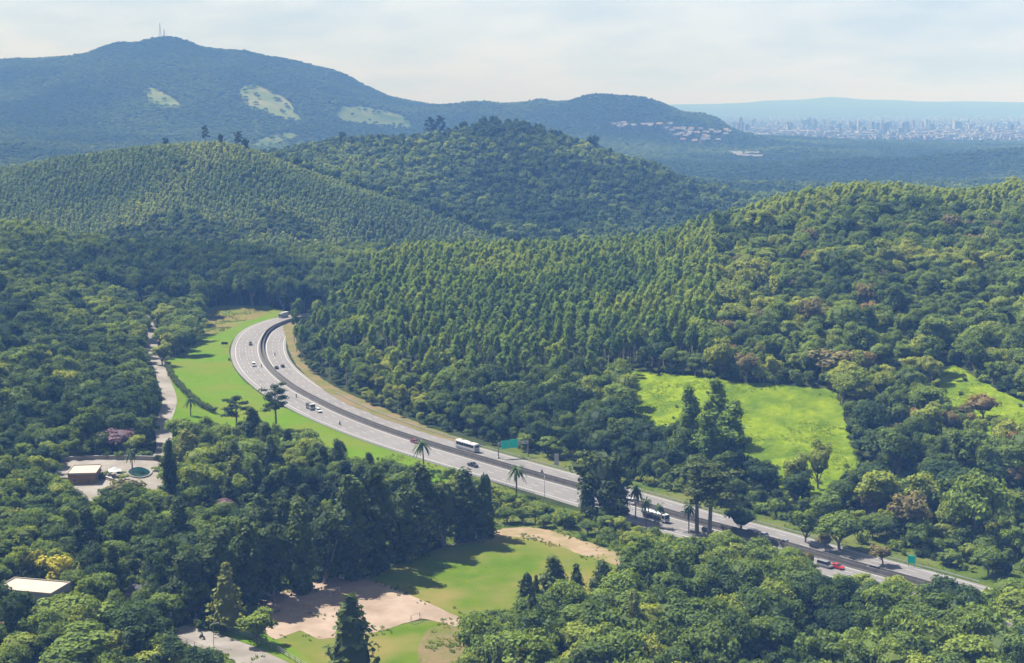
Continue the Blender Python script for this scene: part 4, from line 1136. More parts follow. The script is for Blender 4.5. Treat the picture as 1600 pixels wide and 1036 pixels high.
CONIFER_BAND = [(118, 905), (150, 850), (205, 800), (256, 775), (262, 722), (300, 668), (352, 662), (420, 684), (520, 716), (640, 764), (752, 800), (782, 830), (770, 842), (690, 856), (600, 888), (575, 900), (440, 926), (384, 950), (340, 966), (280, 970), (200, 950)]
GARDEN = [(-300, 690), (60, 690), (110, 700), (256, 716), (262, 770), (205, 800), (150, 850), (118, 905), (200, 952), (280, 975), (270, 985), (345, 1040), (420, 1130), (420, 1400), (-600, 1400)]
FRONT = [(700, 1000), (735, 972), (800, 965), (960, 962), (985, 900), (1000, 880), (985, 840), (1060, 842), (1110, 850), (1216, 872), (1265, 895), (1330, 910), (1420, 925), (1520, 945), (1700, 990), (2000, 1060), (2000, 1500), (560, 1500), (600, 1110), (690, 1085)]
SHRUBS = [(790, 800), (905, 800), (985, 835), (1010, 872), (980, 862), (900, 838), (850, 824), (800, 820), (775, 800)]

def near_woods():
    P = np.vstack([jitter_grid(262, 560, 6.6), jitter_grid(560, 800, 6.1), jitter_grid(800, 1130, 5.6)])
    X, Y = P[:, 0], P[:, 1]
    Z = height(X, Y)
    px, py, zc = proj(X, Y, Z)
    rs = road_signed(X, Y)
    hill = rs > 0
    ok = np.abs(rs) > 17.5
    ok &= ~((rs > 0) & (rs < np.where(px < 760, 17.5, 20))) & ~((rs < 0) & (rs > -22))
    for k in ('verge', 'pasture', 'strip', 'pitch', 'earth', 'court', 'lawn', 'path', 'yard', 'path_verge'):
        ok &= ~in_poly(X, Y, WORLD[k])
    ok &= line_dist(X, Y, SIDE) > 5.0
    zone = np.full(len(X), '', dtype='U12')
    zone[hill & (Y < 1130)] = 'hill'
    zone[hill & in_poly(X, Y, WORLD['roadside'])] = 'roadside'
    cam_side = ~hill
    zone[cam_side & (Y > 520)] = 'left'
    zone[cam_side & (Y > 935)] = 'back'
    zone[hill & (px < 470) & (Y > 930)] = 'back'
    for nm, pol in (('conifer', CONIFER_BAND), ('garden', GARDEN), ('front', FRONT), ('shrubs', SHRUBS)):
        zone[cam_side & in_poly(px, py, pol)] = nm
    zone[cam_side & (Y <= 520) & (zone == '')] = 'none'
    zone[cam_side & ((zone == 'none') | (zone == '') | (zone == 'left')) & (px > 470) & (px < 1030) & (Y > 440)] = 'shrubs'
    zone[cam_side & (zone == 'left') & (px > 300) & (Y < 800)] = 'none'
    hz = zone == 'hill'
    # the eucalyptus plantation: right of the bend up to the crest, and along the crest of the right-hand hill
    u = rng.random(len(X))
    low = smoothstep(36, 75, rs)                                      # lower edge along the motorway is mixed wood
    gum_p = ((px < 1135) & (Y < 1130)) * (0.15 + 0.85 * low) * smoothstep(600, 680, Y - 0.02 * np.maximum(px - 900, 0))
    gum_p = gum_p * (Y < 975)
    gum_p = np.where((px > 1120), smoothstep(900, 990, Y) * smoothstep(1120, 1200, px) * 0.85, gum_p)
    past = line_dist(X, Y, dense(WORLD['pasture'], 4))
    zone[hz & (u < gum_p)] = 'gum'
    for i in np.nonzero(ok & (zone != 'none') & (zone != ''))[0]:
        z_ = zone[i]; x, y, z = X[i], Y[i], Z[i]; r = rng.random
        tone = fbm(np.array([x / 60.0]), np.array([y / 60.0]), 21, 2)[0] * 1.3
        if z_ == 'gum':
            d = dict(kind='eucalyptus_tree', H=rng.uniform(15, 21), W=rng.uniform(2.0, 2.8), tint=np.clip(0.52 + tone + rng.normal() * 0.2 + 0.38 * smoothstep(740, 940, y), 0, 1))
            if px[i] > 1120: d['H'] *= 0.78; d['tint'] = min(1, d['tint'] + 0.12)
        elif z_ == 'hill':
            H = (6 + 9 * r() ** 1.6 if r() > 0.09 else rng.uniform(15, 20)) if px[i] > 1130 else rng.uniform(9, 18)
            if y < 800 and r() < 0.12: continue
            if rs[i] < 24: H = rng.uniform(3.5, 7)
            elif rs[i] < 40: H *= 0.75
            d = dict(kind='broadleaf_tree', H=H, W=H * rng.uniform(0.30, 0.46), tint=np.clip(0.36 + tone + rng.normal() * 0.22, 0, 1))
            if px[i] < 1130 and y > 975: d.update(tint=np.clip(0.08 + rng.normal() * 0.1, 0, 1))
            if px[i] > 1130 and r() < 0.05: d.update(kind='brown_tree', tint=rng.uniform(0, 0.9))
        elif z_ == 'roadside':
            if r() < 0.12: continue
            H = rng.uniform(3.0, 9.5) if rs[i] > 23 else rng.uniform(1.2, 2.2)
            d = dict(kind='broadleaf_tree' if H > 4.5 else 'shrub', H=H, W=H * rng.uniform(0.4, 0.55), tint=np.clip(0.55 + rng.normal() * 0.25, 0, 1))
        elif z_ == 'left':
            H = 7 + 11 * r() ** 1.4
            if r() < 0.15: continue
            d = dict(kind='broadleaf_tree', H=H, W=H * rng.uniform(0.32, 0.48), tint=np.clip(0.28 + tone + rng.normal() * 0.2, 0, 1))
        elif z_ == 'back':
            H = rng.uniform(16, 25)
            d = dict(kind='broadleaf_tree', H=H, W=H * rng.uniform(0.22, 0.30), tint=np.clip(0.22 + tone + rng.normal() * 0.15, 0, 1))
        elif z_ == 'conifer':
            if r() < 0.45: continue
            H = rng.uniform(10, 17)
            d = dict(kind='conifer_tree', H=H, W=H * rng.uniform(0.20, 0.28), tint=np.clip(0.40 + tone + rng.normal() * 0.26, 0, 1))
            if (px[i] < 400 or py[i] < 790) and r() < 0.75: d.update(kind='broadleaf_tree', H=H * rng.uniform(0.6, 1.0), W=H * rng.uniform(0.28, 0.40), tint=np.clip(0.24 + tone + rng.normal() * 0.2, 0, 1))
        elif z_ == 'garden':
            H = rng.uniform(5, 11)
            d = dict(kind='broadleaf_tree', H=H, W=H * rng.uniform(0.38, 0.5), tint=np.clip(0.42 + tone + rng.normal() * 0.28, 0, 1))
        elif z_ == 'front':
            if r() < 0.25: continue
            H = rng.uniform(9, 16) if y < 420 else rng.uniform(7, 12)
            d = dict(kind='broadleaf_tree', H=H, W=H * rng.uniform(0.36, 0.48), tint=np.clip(0.48 + tone * 0.8 + rng.normal() * 0.25, 0, 1))
            if r() < 0.08 and px[i] < 1000: d.update(kind='conifer_tree', H=H * 1.25, W=H * 0.22, tint=rng.uniform(0.3, 0.9))
        else:
            H = rng.uniform(1.6, 6.5)
            d = dict(kind='shrub' if H < 4 else 'broadleaf_tree', H=H, W=H * rng.uniform(0.45, 0.62), tint=np.clip(0.6 + rng.normal() * 0.25, 0, 1))
        d.update(var=int(rng.integers(0, 4 if d['kind'] == 'eucalyptus_tree' else 35)), x=x, y=y, z=z, rot=rng.uniform(0, 6.28), zone=z_, label=None, hand=False)
        if z_ == 'conifer' and d['kind'] == 'conifer_tree': d['var'] = (1, 2, 4)[d['var'] % 3]
        s = FPX / zc[i]
        good = False
        for _ in range(6):
            rw = d['W'] * s
            if keep_share(px[i], py[i] - d['H'] * s, py[i] - 0.25 * d['H'] * s, rw * 0.9) < 0.10 and keep_share(px[i], py[i] - 2, py[i] + 2, 3) == 0: good = True; break
            d['H'] *= 0.8; d['W'] *= 0.86
        if not good:                                   # only a low bush fits between the wood and open ground
            if z_ in ('conifer', 'back') or keep_share(px[i], py[i] - 2, py[i] + 2, 3) > 0: continue
            d.update(kind='shrub', H=rng.uniform(1.2, 2.6)); d['W'] = d['H'] * 0.62
            if keep_share(px[i], py[i] - d['H'] * s, py[i], d['W'] * s) > 0.4: continue
        if d['H'] < 1.2: continue
        if d['H'] < 3.2 and d['kind'] != 'shrub':
            d['kind'] = 'shrub'
        TREES.append(d)
near_woods()

def thicket():
    P = jitter_grid(380, 560, 3.6); X, Y = P[:, 0], P[:, 1]
    rs_ = road_signed(X, Y); k = (in_poly(X, Y, WORLD['wild']) | (in_poly(X, Y, WORLD['roadside']) & (rs_ > 20) & (rng.random(len(X)) < 0.6))) & ~in_poly(X, Y, WORLD['earth']) & ~in_poly(X, Y, WORLD['pitch']) & (np.abs(road_signed(X, Y)) > 20)
    X, Y = X[k], Y[k]; Z = height(X, Y); px, py, zc = proj(X, Y, Z); dens = fbm(X / 14, Y / 14, 61, 2)
    for i in range(len(X)):
        if (px[i] < 838 and 800 < py[i] < 900) or dens[i] < -0.12: continue
        H = rng.uniform(1.2, 3.8); s = FPX / zc[i]
        if keep_share(px[i], py[i] - H * s, py[i], H * 0.5 * s) > 0.1: continue
        TREES.append(dict(kind='shrub', var=int(rng.integers(0, 9)), x=X[i], y=Y[i], z=Z[i], H=H, W=H * rng.uniform(0.5, 0.65), rot=rng.uniform(0, 6), tint=np.clip(rng.normal(0.55, 0.25), 0, 1), zone='shrubs', label=None, hand=False))
thicket()

def understorey():
    """Low bushes that close the gaps between the trees of the near woods."""
    P = np.vstack([jitter_grid(285, 560, 4.3), jitter_grid(560, 720, 5.5)]); X, Y = P[:, 0], P[:, 1]; rs = road_signed(X, Y)
    ok = np.abs(rs) > 22
    for k in ('verge', 'pasture', 'strip', 'pitch', 'earth', 'court', 'lawn', 'path', 'yard', 'path_verge', 'wild', 'roadside'):
        ok &= ~in_poly(X, Y, WORLD[k])
    ok &= line_dist(X, Y, SIDE) > 4.5
    X, Y = X[ok], Y[ok]; Z = height(X, Y); px, py, zc = proj(X, Y, Z)
    for i in range(len(X)):
        H = rng.uniform(1.8, 4.2); s = FPX / zc[i]
        if keep_share(px[i], py[i] - H * s, py[i], H * 0.5 * s) > 0.15: continue
        TREES.append(dict(kind='shrub', var=int(rng.integers(0, 9)), x=X[i], y=Y[i], z=Z[i], H=H, W=H * rng.uniform(0.6, 0.8), rot=rng.uniform(0, 6), tint=np.clip(rng.normal(0.35, 0.25), 0, 1), zone='hill' if road_signed(X[i:i+1], Y[i:i+1])[0] > 0 else 'left' if Y[i] > 520 else 'garden' if px[i] < 600 else 'front', label=None, hand=False))
understorey()

# bushes dotted over the pastures
for _ in range(46):
    k = 'pasture' if rng.random() < 0.75 else 'strip'
    pol = WORLD[k]
    x, y = rng.uniform(pol[:, 0].min(), pol[:, 0].max()), rng.uniform(pol[:, 1].min(), pol[:, 1].max())
    if in_poly(np.array([x]), np.array([y]), pol)[0]:
        z = float(height(np.array([x]), np.array([y]))[0])
        H = rng.uniform(0.8, 2.2)
        TREES.append(dict(kind='shrub', var=int(rng.integers(0, 9)), x=x, y=y, z=z, H=H, W=H * 0.6, rot=rng.uniform(0, 6), tint=rng.uniform(0, 0.6), zone='pasture', label=None, hand=False))

# ------------------------------------------------------------------ how large each tree shows (front to back over a coarse picture)
def rank():
    a = np.array([(t['x'], t['y'], t['z']) for t in TREES])
    px, py, zc = proj(a[:, 0], a[:, 1], a[:, 2])
    order = np.argsort(zc)
    free = np.ones((MH, MW), bool)
    # terrain hides too: a tree whose crown top is below the horizon line of the ground in front is skipped
    for i in order:
        t = TREES[i]; s = FPX / zc[i] / 2
        cx, bot, tp, rw = px[i] / 2, py[i] / 2, py[i] / 2 - t['H'] * s, max(0.8, t['W'] * s)
        cyy, rh = (tp + bot - 0.12 * (bot - tp)) / 2, max(0.8, (bot - tp) * 0.44)
        x0, x1, y0, y1 = int(max(0, cx - rw)), int(min(MW, cx + rw + 1)), int(max(0, cyy - rh)), int(min(MH, cyy + rh + 1))
        t['px'], t['py'], t['seen'] = px[i], py[i], 0
        if x1 <= x0 or y1 <= y0: continue
        yy, xx = np.mgrid[y0:y1, x0:x1]
        el = ((xx + 0.5 - cx) / rw) ** 2 + ((yy + 0.5 - cyy) / rh) ** 2 < 1
        v = el & free[y0:y1, x0:x1]
        t['seen'] = int(v.sum())
        free[y0:y1, x0:x1] &= ~el
rank()
# ------------------------------------------------------------------ long grass on the pastures and the rough ground
def grass_tufts():
    r = np.random.default_rng(303); G = []
    for k in range(3):
        g_ = Geo(); n = 9
        a = r.uniform(0, 6.28, n); q = r.uniform(0, .35, n)
        base = np.column_stack([np.cos(a) * q, np.sin(a) * q, np.zeros(n)]); d = np.column_stack([np.cos(a), np.sin(a), np.zeros(n)])
        tip = base + d * r.uniform(.1, .35, n)[:, None] + np.column_stack([np.zeros(n), np.zeros(n), r.uniform(.35, .75, n)]); sd_ = np.column_stack([-np.sin(a), np.cos(a), np.zeros(n)]) * .16
        v = np.stack([base - sd_, base + sd_, tip], 1).reshape(-1, 3)
        g_.add(v, np.arange(3 * n).reshape(n, 3), r.uniform(0, 1, n)); G.append(g_)
    for name, label, keys, m, num, size in (("pasture_tufts", "tufts of long grass all over the bright pastures", ('pasture', 'strip'), 'leaf_pasture', 5200, (0.45, 1.0)), ("rough_tufts", "tufts of rough grass along the motorway and round the field", ('roadside', 'wild', 'bank', 'dry', 'rough_lawn'), 'leaf_rough', 7000, (0.5, 1.1))):
        ms = [g_.mesh(name + "_blade", [M[m]]) for g_ in G]; P = []
        area = {k: float(abs(np.sum(WORLD[k][:, 0] * np.roll(WORLD[k][:, 1], -1) - np.roll(WORLD[k][:, 0], -1) * WORLD[k][:, 1]))) / 2 for k in keys}
        for k in keys:
            pol = WORLD[k]; n = int(num * area[k] / sum(area.values()) * 2.2)
            x, y = r.uniform(pol[:, 0].min(), pol[:, 0].max(), n), r.uniform(pol[:, 1].min(), pol[:, 1].max(), n)
            q = in_poly(x, y, pol) & (fbm(x / 9, y / 9, 71, 3) > 0.0)
            if k == 'roadside': q &= np.abs(road_signed(x, y)) > 15.5
            if k in ('wild', 'bank'): q &= np.abs(road_signed(x, y)) > 18.5
            if k == 'bank': q &= road_signed(x, y) > 0
            P.append(np.column_stack([x[q], y[q]]))
        if name == "rough_tufts":                       # ragged edges of court, track and field
            for k in ('court', 'earth', 'pitch', 'lawn'):
                e = dense(WORLD[k], 0.7); e = e + r.normal(size=e.shape) * 1.4; P.append(e[fbm(e[:, 0] / 6, e[:, 1] / 6, 77, 2) > 0.02])
        P = np.vstack(P); z = height(P[:, 0], P[:, 1]) + (0.22 if name == "pasture_tufts" else 0.03); n = len(P); s = r.uniform(*size, n)
        scatter(name, label, ms, np.column_stack([P, z]), r.uniform(0, 6.28, n), s, s * 1.3, np.clip(0.5 + fbm(P[:, 0] / 15, P[:, 1] / 15, 73, 3) * 1.6, 0, 1), r.integers(0, 3, n))
M['leaf_pasture'] = leaf_mat("pasture_blades", (0.085, 0.140, 0.006), (0.140, 0.205, 0.008), (0.190, 0.240, 0.018), trans=0.5)
M['leaf_rough'] = leaf_mat("rough_blades", (0.045, 0.080, 0.012), (0.085, 0.125, 0.016), (0.150, 0.155, 0.040), trans=0.45)
grass_tufts()
# ------------------------------------------------------------------ individual trees (up to 300 of a kind, those that show largest) and the rest of each wood as stuff
LIMIT = 296
CAT = {'palm_tree': 'palm', 'shrub': 'shrub'}
by_kind = {}
for t in TREES: by_kind.setdefault(t['kind'], []).append(t)
REST = {}
n_ind = 0
INDIV = []
for kind, lst in by_kind.items():
    lst.sort(key=lambda t: (not t['hand'], -t['seen']))
    for i, t in enumerate(lst):
        if t['hand'] or (i < LIMIT and t['seen'] >= 2): INDIV.append(t)
        else: REST.setdefault(kind, []).append(t)
label_trees(INDIV)
for t in INDIV:
    ps = PROTO[t['kind']]; _c, _t, H, Rr = ps[t['var'] % len(ps)]
    plant(t['kind'], t['var'], t['x'], t['y'], t['z'], t['H'] / H, t['W'] / Rr, t['rot'], t['tint'], t['label'], t.get('group'), CAT.get(t['kind'], 'tree'))

REST_NAMES = {'eucalyptus_tree': ("eucalyptus_forest", "close-set eucalyptus plantation covering the hill right of the bend"),
              'shrub': ("undergrowth", "low bushes and undergrowth along the edges of the woods"),
              'broadleaf_tree': ("broadleaf_forest", "dense mixed broadleaf woods filling the slopes round the valley")}
for kind, lst in REST.items():
    if kind not in REST_NAMES: print('dropped', kind, len(lst)); continue
    js = JOINED[kind]; n = len(lst)
    which = np.array([t['var'] % len(js) for t in lst])
    Hn = np.array([js[k][1] for k in which]); Rn = np.array([js[k][2] for k in which])
    scatter(*REST_NAMES[kind], [j[0] for j in js], [(t['x'], t['y'], t['z']) for t in lst], [t['rot'] for t in lst], np.array([t['H'] for t in lst]) / Hn, np.array([t['W'] for t in lst]) / Rn, [t['tint'] for t in lst], which)
print("trees", len(TREES), "individual", len(INDIV), {k: len(v) for k, v in by_kind.items()}, {k: len(v) for k, v in REST.items()})

# ------------------------------------------------------------------ woods beyond the valley
def far_woods():
    # young plantation on the middle ridge (rows) and dark woods on the hill behind it
    P = jitter_grid(1130, 1640, 4.4, amount=0.46); X, Y = P[:, 0], P[:, 1]; Z = height(X, Y); px, py, zc = proj(X, Y, Z)
    edge = np.interp(px, [-400, 330, 420, 560, 700, 780, 860, 1700], [1640, 1640, 1500, 1425, 1365, 1325, 1150, 1130])
    a = (Y < edge) & (px < 900)
    patch = fbm(X / 90, Y / 90, 31, 3)
    stripe = np.exp(-((px - 190 - (Y - 1180) * 0.55) / 45) ** 2)
    dark = (patch > 0.22) | (fbm(X / 40, Y / 40, 37, 2) > 0.33)
    yk = a & ~dark
    n = int(yk.sum())
    tint = np.clip(0.55 + 0.35 * stripe[yk] + patch[yk] * 1.3 + rng.normal(size=n) * 0.16, 0, 1); s = rng.uniform(0.75, 1.15, n)
    scatter("plantation_forest", "even young tree plantation covering the middle ridge", [m[0] for m in JOINED['young']], np.column_stack([X, Y, Z])[yk], rng.uniform(0, 6.28, n), s, s * rng.uniform(0.85, 1.1, n), tint, rng.integers(0, 3, n))
    pts, hs, ws, ti = [], [], [], []
    def more(P3, H, W, T):
        pts.append(P3); hs.append(H); ws.append(W); ti.append(T)
    b = a & dark & (rng.random(len(X)) < 0.5); n = int(b.sum())
    H = rng.uniform(6, 11, n); more(np.column_stack([X, Y, Z])[b], H, H * rng.uniform(0.38, 0.5, n), np.clip(rng.normal(0.2, 0.15, n), 0, 1))
    P = jitter_grid(1130, 2420, 7.6); X, Y = P[:, 0], P[:, 1]; Z = height(X, Y); px, py, zc = proj(X, Y, Z)
    edge = np.interp(px, [-400, 330, 420, 560, 700, 780, 860, 1700], [1640, 1640, 1500, 1425, 1365, 1325, 1150, 1130])
    b = ~((Y < edge) & (px < 900)); n = int(b.sum())
    H = 7.5 + 13 * rng.random(n) ** 2.2; more(np.column_stack([X, Y, Z])[b], H, np.maximum(3.6, H * rng.uniform(0.32, 0.46, n)), np.clip(0.14 + fbm(X[b] / 120, Y[b] / 120, 41, 2) * 1.2 + rng.normal(size=n) * 0.2, 0, 1))
    P = jitter_grid(2420, 5400, 14.5); X, Y = P[:, 0], P[:, 1]; Z = height(X, Y)
    b = np.ones(len(X), bool); b &= ~((Z < 60) & (Y > 5250))
    for c in CLEAR: b &= ~in_poly(X, Y, c) | (rng.random(len(X)) < 0.10)
    n = int(b.sum())
    H = rng.uniform(9, 15, n); more(np.column_stack([X, Y, Z])[b], H, rng.uniform(6.5, 10, n), np.clip(0.10 + fbm(X[b] / 300, Y[b] / 300, 43, 3) * 0.9 + rng.normal(size=n) * 0.07, 0, 1))
    pts, hs, ws, ti = np.vstack(pts), np.concatenate(hs), np.concatenate(ws), np.concatenate(ti)
    n = len(pts)
    scatter("distant_forest", "continuous distant woods on the far hills and the mountain", [m[0] for m in JOINED['far']], pts - [0, 0, 0.5], rng.uniform(0, 6.28, n), hs / 12, ws / 6, ti, rng.integers(0, 4, n))
    print("far trees", n)
far_woods()
# ------------------------------------------------------------------ paints for things
M['white'] = mat("white_paint", (0.264, 0.264, 0.264), rough=0.45, spec=0.4)
M['silver'] = mat("silver_paint", (0.158, 0.163, 0.168), rough=0.35, spec=0.5, metal=0.4)
M['black'] = mat("black_paint", (0.0105, 0.0105, 0.0116), rough=0.35, spec=0.5)
M['red'] = mat("red_paint", (0.221, 0.0105, 0.0132), rough=0.35, spec=0.5)
M['maroon'] = mat("maroon_paint", (0.105, 0.0211, 0.0316), rough=0.4, spec=0.5)
M['blue_grey'] = mat("blue_grey_paint", (0.105, 0.122, 0.174), rough=0.4, spec=0.5)
M['glass'] = mat("dark_glass", (0.00632, 0.00843, 0.0105), rough=0.12, spec=0.6)
M['rubber'] = mat("tyre_rubber", (0.0079, 0.0079, 0.0079), rough=0.9)
M['lamp_white'] = mat("headlight_lens", (0.316, 0.316, 0.306), rough=0.2)
M['lamp_red'] = mat("tail_light_lens", (0.184, 0.00527, 0.00527), rough=0.3)
M['steel'] = mat("galvanised_steel", (0.19, 0.195, 0.201), rough=0.5, metal=0.3)
M['sign_green'] = mat("sign_green", (0.006, 0.40, 0.30), rough=0.5)
M['cream'] = mat("cream_render", (0.221, 0.19, 0.153), var=(0.247, 0.216, 0.179), scale=0.3)
M['orange'] = mat("orange_render", (0.19, 0.105, 0.0237), var=(0.158, 0.0952, 0.0263), scale=0.4)
M['white_wall'] = mat("white_render", (0.242, 0.237, 0.242), var=(0.211, 0.206, 0.211), scale=0.4)
M['tile'] = mat("clay_roof", (0.137, 0.058, 0.0316), var=(0.1, 0.0448, 0.0263), scale=1.0)
M['slate'] = mat("dark_roof", (0.0237, 0.0237, 0.0263), var=(0.0369, 0.0343, 0.0343), scale=0.7)
M['water'] = mat("pool_water", (0.00422, 0.0237, 0.0237), rough=0.08, spec=0.5)
M['tarp'] = mat("turquoise_tarp", (0.0632, 0.168, 0.174), rough=0.6)
M['wood'] = mat("grey_wood", (0.0843, 0.0685, 0.0527), var=(0.116, 0.0952, 0.0738), scale=1.0)
M['city_a'] = mat("pale_facade", (0.158, 0.153, 0.15)); M['city_b'] = mat("grey_facade", (0.079, 0.079, 0.0867)); M['city_c'] = mat("brick_facade", (0.116, 0.079, 0.0632))
M['skin'] = mat("skin", (0.116, 0.0685, 0.0474)); M['cloth'] = mat("dark_cloth", (0.0158, 0.0158, 0.0211))

class B:
    """Small mesh collector for solid parts."""
    def __init__(s): s.v, s.f = [], []
    def raw(s, v, f): s.f += [[i + len(s.v) for i in q] for q in f]; s.v += [tuple(p) for p in v]; return s
    def box(s, x0, x1, y0, y1, z0, z1, t=0.0, ty=None):
        ty = t if ty is None else ty
        v = [(x0, y0, z0), (x1, y0, z0), (x1, y1, z0), (x0, y1, z0), (x0 + t, y0 + ty, z1), (x1 - t, y0 + ty, z1), (x1 - t, y1 - ty, z1), (x0 + t, y1 - ty, z1)]
        return s.raw(v, [[3, 2, 1, 0], [4, 5, 6, 7], [0, 1, 5, 4], [1, 2, 6, 5], [2, 3, 7, 6], [3, 0, 4, 7]])
    def cyl(s, p, q, r, r2=None, k=10):
        p, q = np.asarray(p, float), np.asarray(q, float); r2 = r if r2 is None else r2
        t = (q - p) / np.linalg.norm(q - p); u = np.cross(t, [0.31, 0.9, 0.2]); u /= np.linalg.norm(u); w = np.cross(t, u)
        an = np.arange(k) * 2 * np.pi / k; ring = np.cos(an)[:, None] * u + np.sin(an)[:, None] * w
        v = np.vstack([p + ring * r, q + ring * r2])
        return s.raw(v.tolist(), [[i, (i + 1) % k, k + (i + 1) % k, k + i] for i in range(k)] + [list(range(k))[::-1], list(range(k, 2 * k))])
    def loft(s, rings):
        k = len(rings[0]); v = [p for r in rings for p in r]
        f = [[i * k + j, i * k + (j + 1) % k, (i + 1) * k + (j + 1) % k, (i + 1) * k + j] for i in range(len(rings) - 1) for j in range(k)]
        return s.raw(v, f + [list(range(k))[::-1], [(len(rings) - 1) * k + j for j in range(k)]])
    def mesh(s, name, m, smooth=False):
        me = new_mesh(name, s.v, s.f, [m], smooth=smooth)
        bm = bmesh.new(); bm.from_mesh(me); bmesh.ops.recalc_face_normals(bm, faces=bm.faces); bm.to_mesh(me); bm.free()
        return me
    def part(s, name, m, parent, smooth=False): return obj(name, s.mesh(name, m, smooth), parent)

def thing(name, label, cat, loc, rz=0.0, group=None):
    o = bpy.data.objects.new(name, None); COL.objects.link(o); o.location = loc; o.rotation_euler = (0, 0, rz); o.empty_display_size = 0.5
    return tag(o, label, cat, group)

def ground_z(x, y): return float(height(np.array([x]), np.array([y]))[0])

# ------------------------------------------------------------------ road vehicles (nose towards +x, wheels on z = 0)
WHEEL = {}
def wheel(parent, x, y, r, w=0.22):
    key = (r, w)
    if key not in WHEEL:
        WHEEL[key] = (B().cyl((0, -w / 2, 0), (0, w / 2, 0), r, k=14).mesh("wheel", M['rubber']), B().cyl((0, -w / 2 - 0.015, 0), (0, w / 2 + 0.015, 0), r * 0.58, k=10).mesh("rim", M['steel']))
    o = obj("wheel", WHEEL[key][0], parent, (x, y, r)); obj("rim", WHEEL[key][1], o)

def ring(x, hw, z0, z1, tum=0.0):
    return [(x, -hw, z0), (x, -hw - 0.02, (z0 + z1) / 2), (x, -hw + tum, z1), (x, hw - tum, z1), (x, hw + 0.02, (z0 + z1) / 2), (x, hw, z0)]

def car(label, paint, at, rz, L=4.2, W=1.72, shape='hatch', name="car", cat="car"):
    t = thing(name, label, cat, at, rz)
    h = L / 2; hw = W / 2
    bon = {'hatch': 0.92, 'sedan': 0.90, 'suv': 1.05, 'van': 1.05, 'pickup': 1.02}[shape]; roof = {'hatch': 1.46, 'sedan': 1.42, 'suv': 1.72, 'van': 1.95, 'pickup': 1.72}[shape]
    r = 0.36 if shape in ('suv', 'pickup') else 0.31
    tail = bon + (0.02 if shape != 'sedan' else 0.08)
    B().loft([ring(-h, hw * 0.88, 0.38, tail - 0.18, 0.06), ring(-h + 0.15, hw * 0.97, 0.26, tail, 0.05), ring(-0.2 * L, hw, 0.22, tail + 0.02, 0.05), ring(0.2 * L, hw, 0.22, bon + 0.02, 0.05), ring(h - 0.45, hw * 0.97, 0.24, bon - 0.08, 0.06), ring(h - 0.1, hw * 0.88, 0.30, bon - 0.22, 0.08), ring(h, hw * 0.78, 0.38, bon - 0.34, 0.08)]).part("body", M[paint], t)
    a = {'hatch': (-0.47, -0.40, 0.02, 0.24), 'sedan': (-0.36, -0.20, 0.04, 0.24), 'suv': (-0.49, -0.45, 0.04, 0.22), 'van': (-0.49, -0.47, 0.22, 0.36), 'pickup': (-0.12, -0.09, 0.10, 0.24)}[shape]
    x0, x1, x2, x3 = (q * L for q in a)
    def gl(x, w, z0, z1): return [(x, -w, z0), (x, w, z0), (x, w, z1), (x, -w, z1)]
    zb = min(bon, tail) - 0.02; rf = roof - 0.07
    v = [(x0, -hw + .07, zb), (x3, -hw + .09, zb), (x3, hw - .09, zb), (x0, hw - .07, zb), (x1, -hw + .2, rf), (x2, -hw + .22, rf), (x2, hw - .22, rf), (x1, hw - .2, rf)]
    B().raw(v, [[3, 2, 1, 0], [4, 5, 6, 7], [0, 1, 5, 4], [1, 2, 6, 5], [2, 3, 7, 6], [3, 0, 4, 7]]).part("window", M['glass'], t)
    B().loft([[(x1 - .02, -hw + .19, rf), (x1 - .02, hw - .19, rf), (x1 + .05, hw - .24, roof), (x1 + .05, -hw + .24, roof)], [(x2 + .03, -hw + .21, rf), (x2 + .03, hw - .21, rf), (x2 - .10, hw - .26, roof), (x2 - .10, -hw + .26, roof)]]).part("roof", M[paint], t)
    if shape == 'pickup':
        B().box(-h + 0.1, x0 - 0.05, -hw + 0.14, hw - 0.14, tail - 0.1, tail + 0.035).part("cargo_bed", M['black'], t)
    for y in (-1, 1):
        wheel(t, -h + 0.75, y * (hw - 0.1), r); wheel(t, h - 0.8, y * (hw - 0.1), r)
        B().box(h - 0.16, h - 0.005, y * (hw - 0.36) - 0.16, y * (hw - 0.36) + 0.16, bon - 0.42, bon - 0.27).part("headlight", M['lamp_white'], t)
        B().box(-h - 0.02, -h + 0.1, y * (hw - 0.24) - 0.12, y * (hw - 0.24) + 0.12, tail - 0.36, tail - 0.18).part("tail_light", M['lamp_red'], t)
    return t

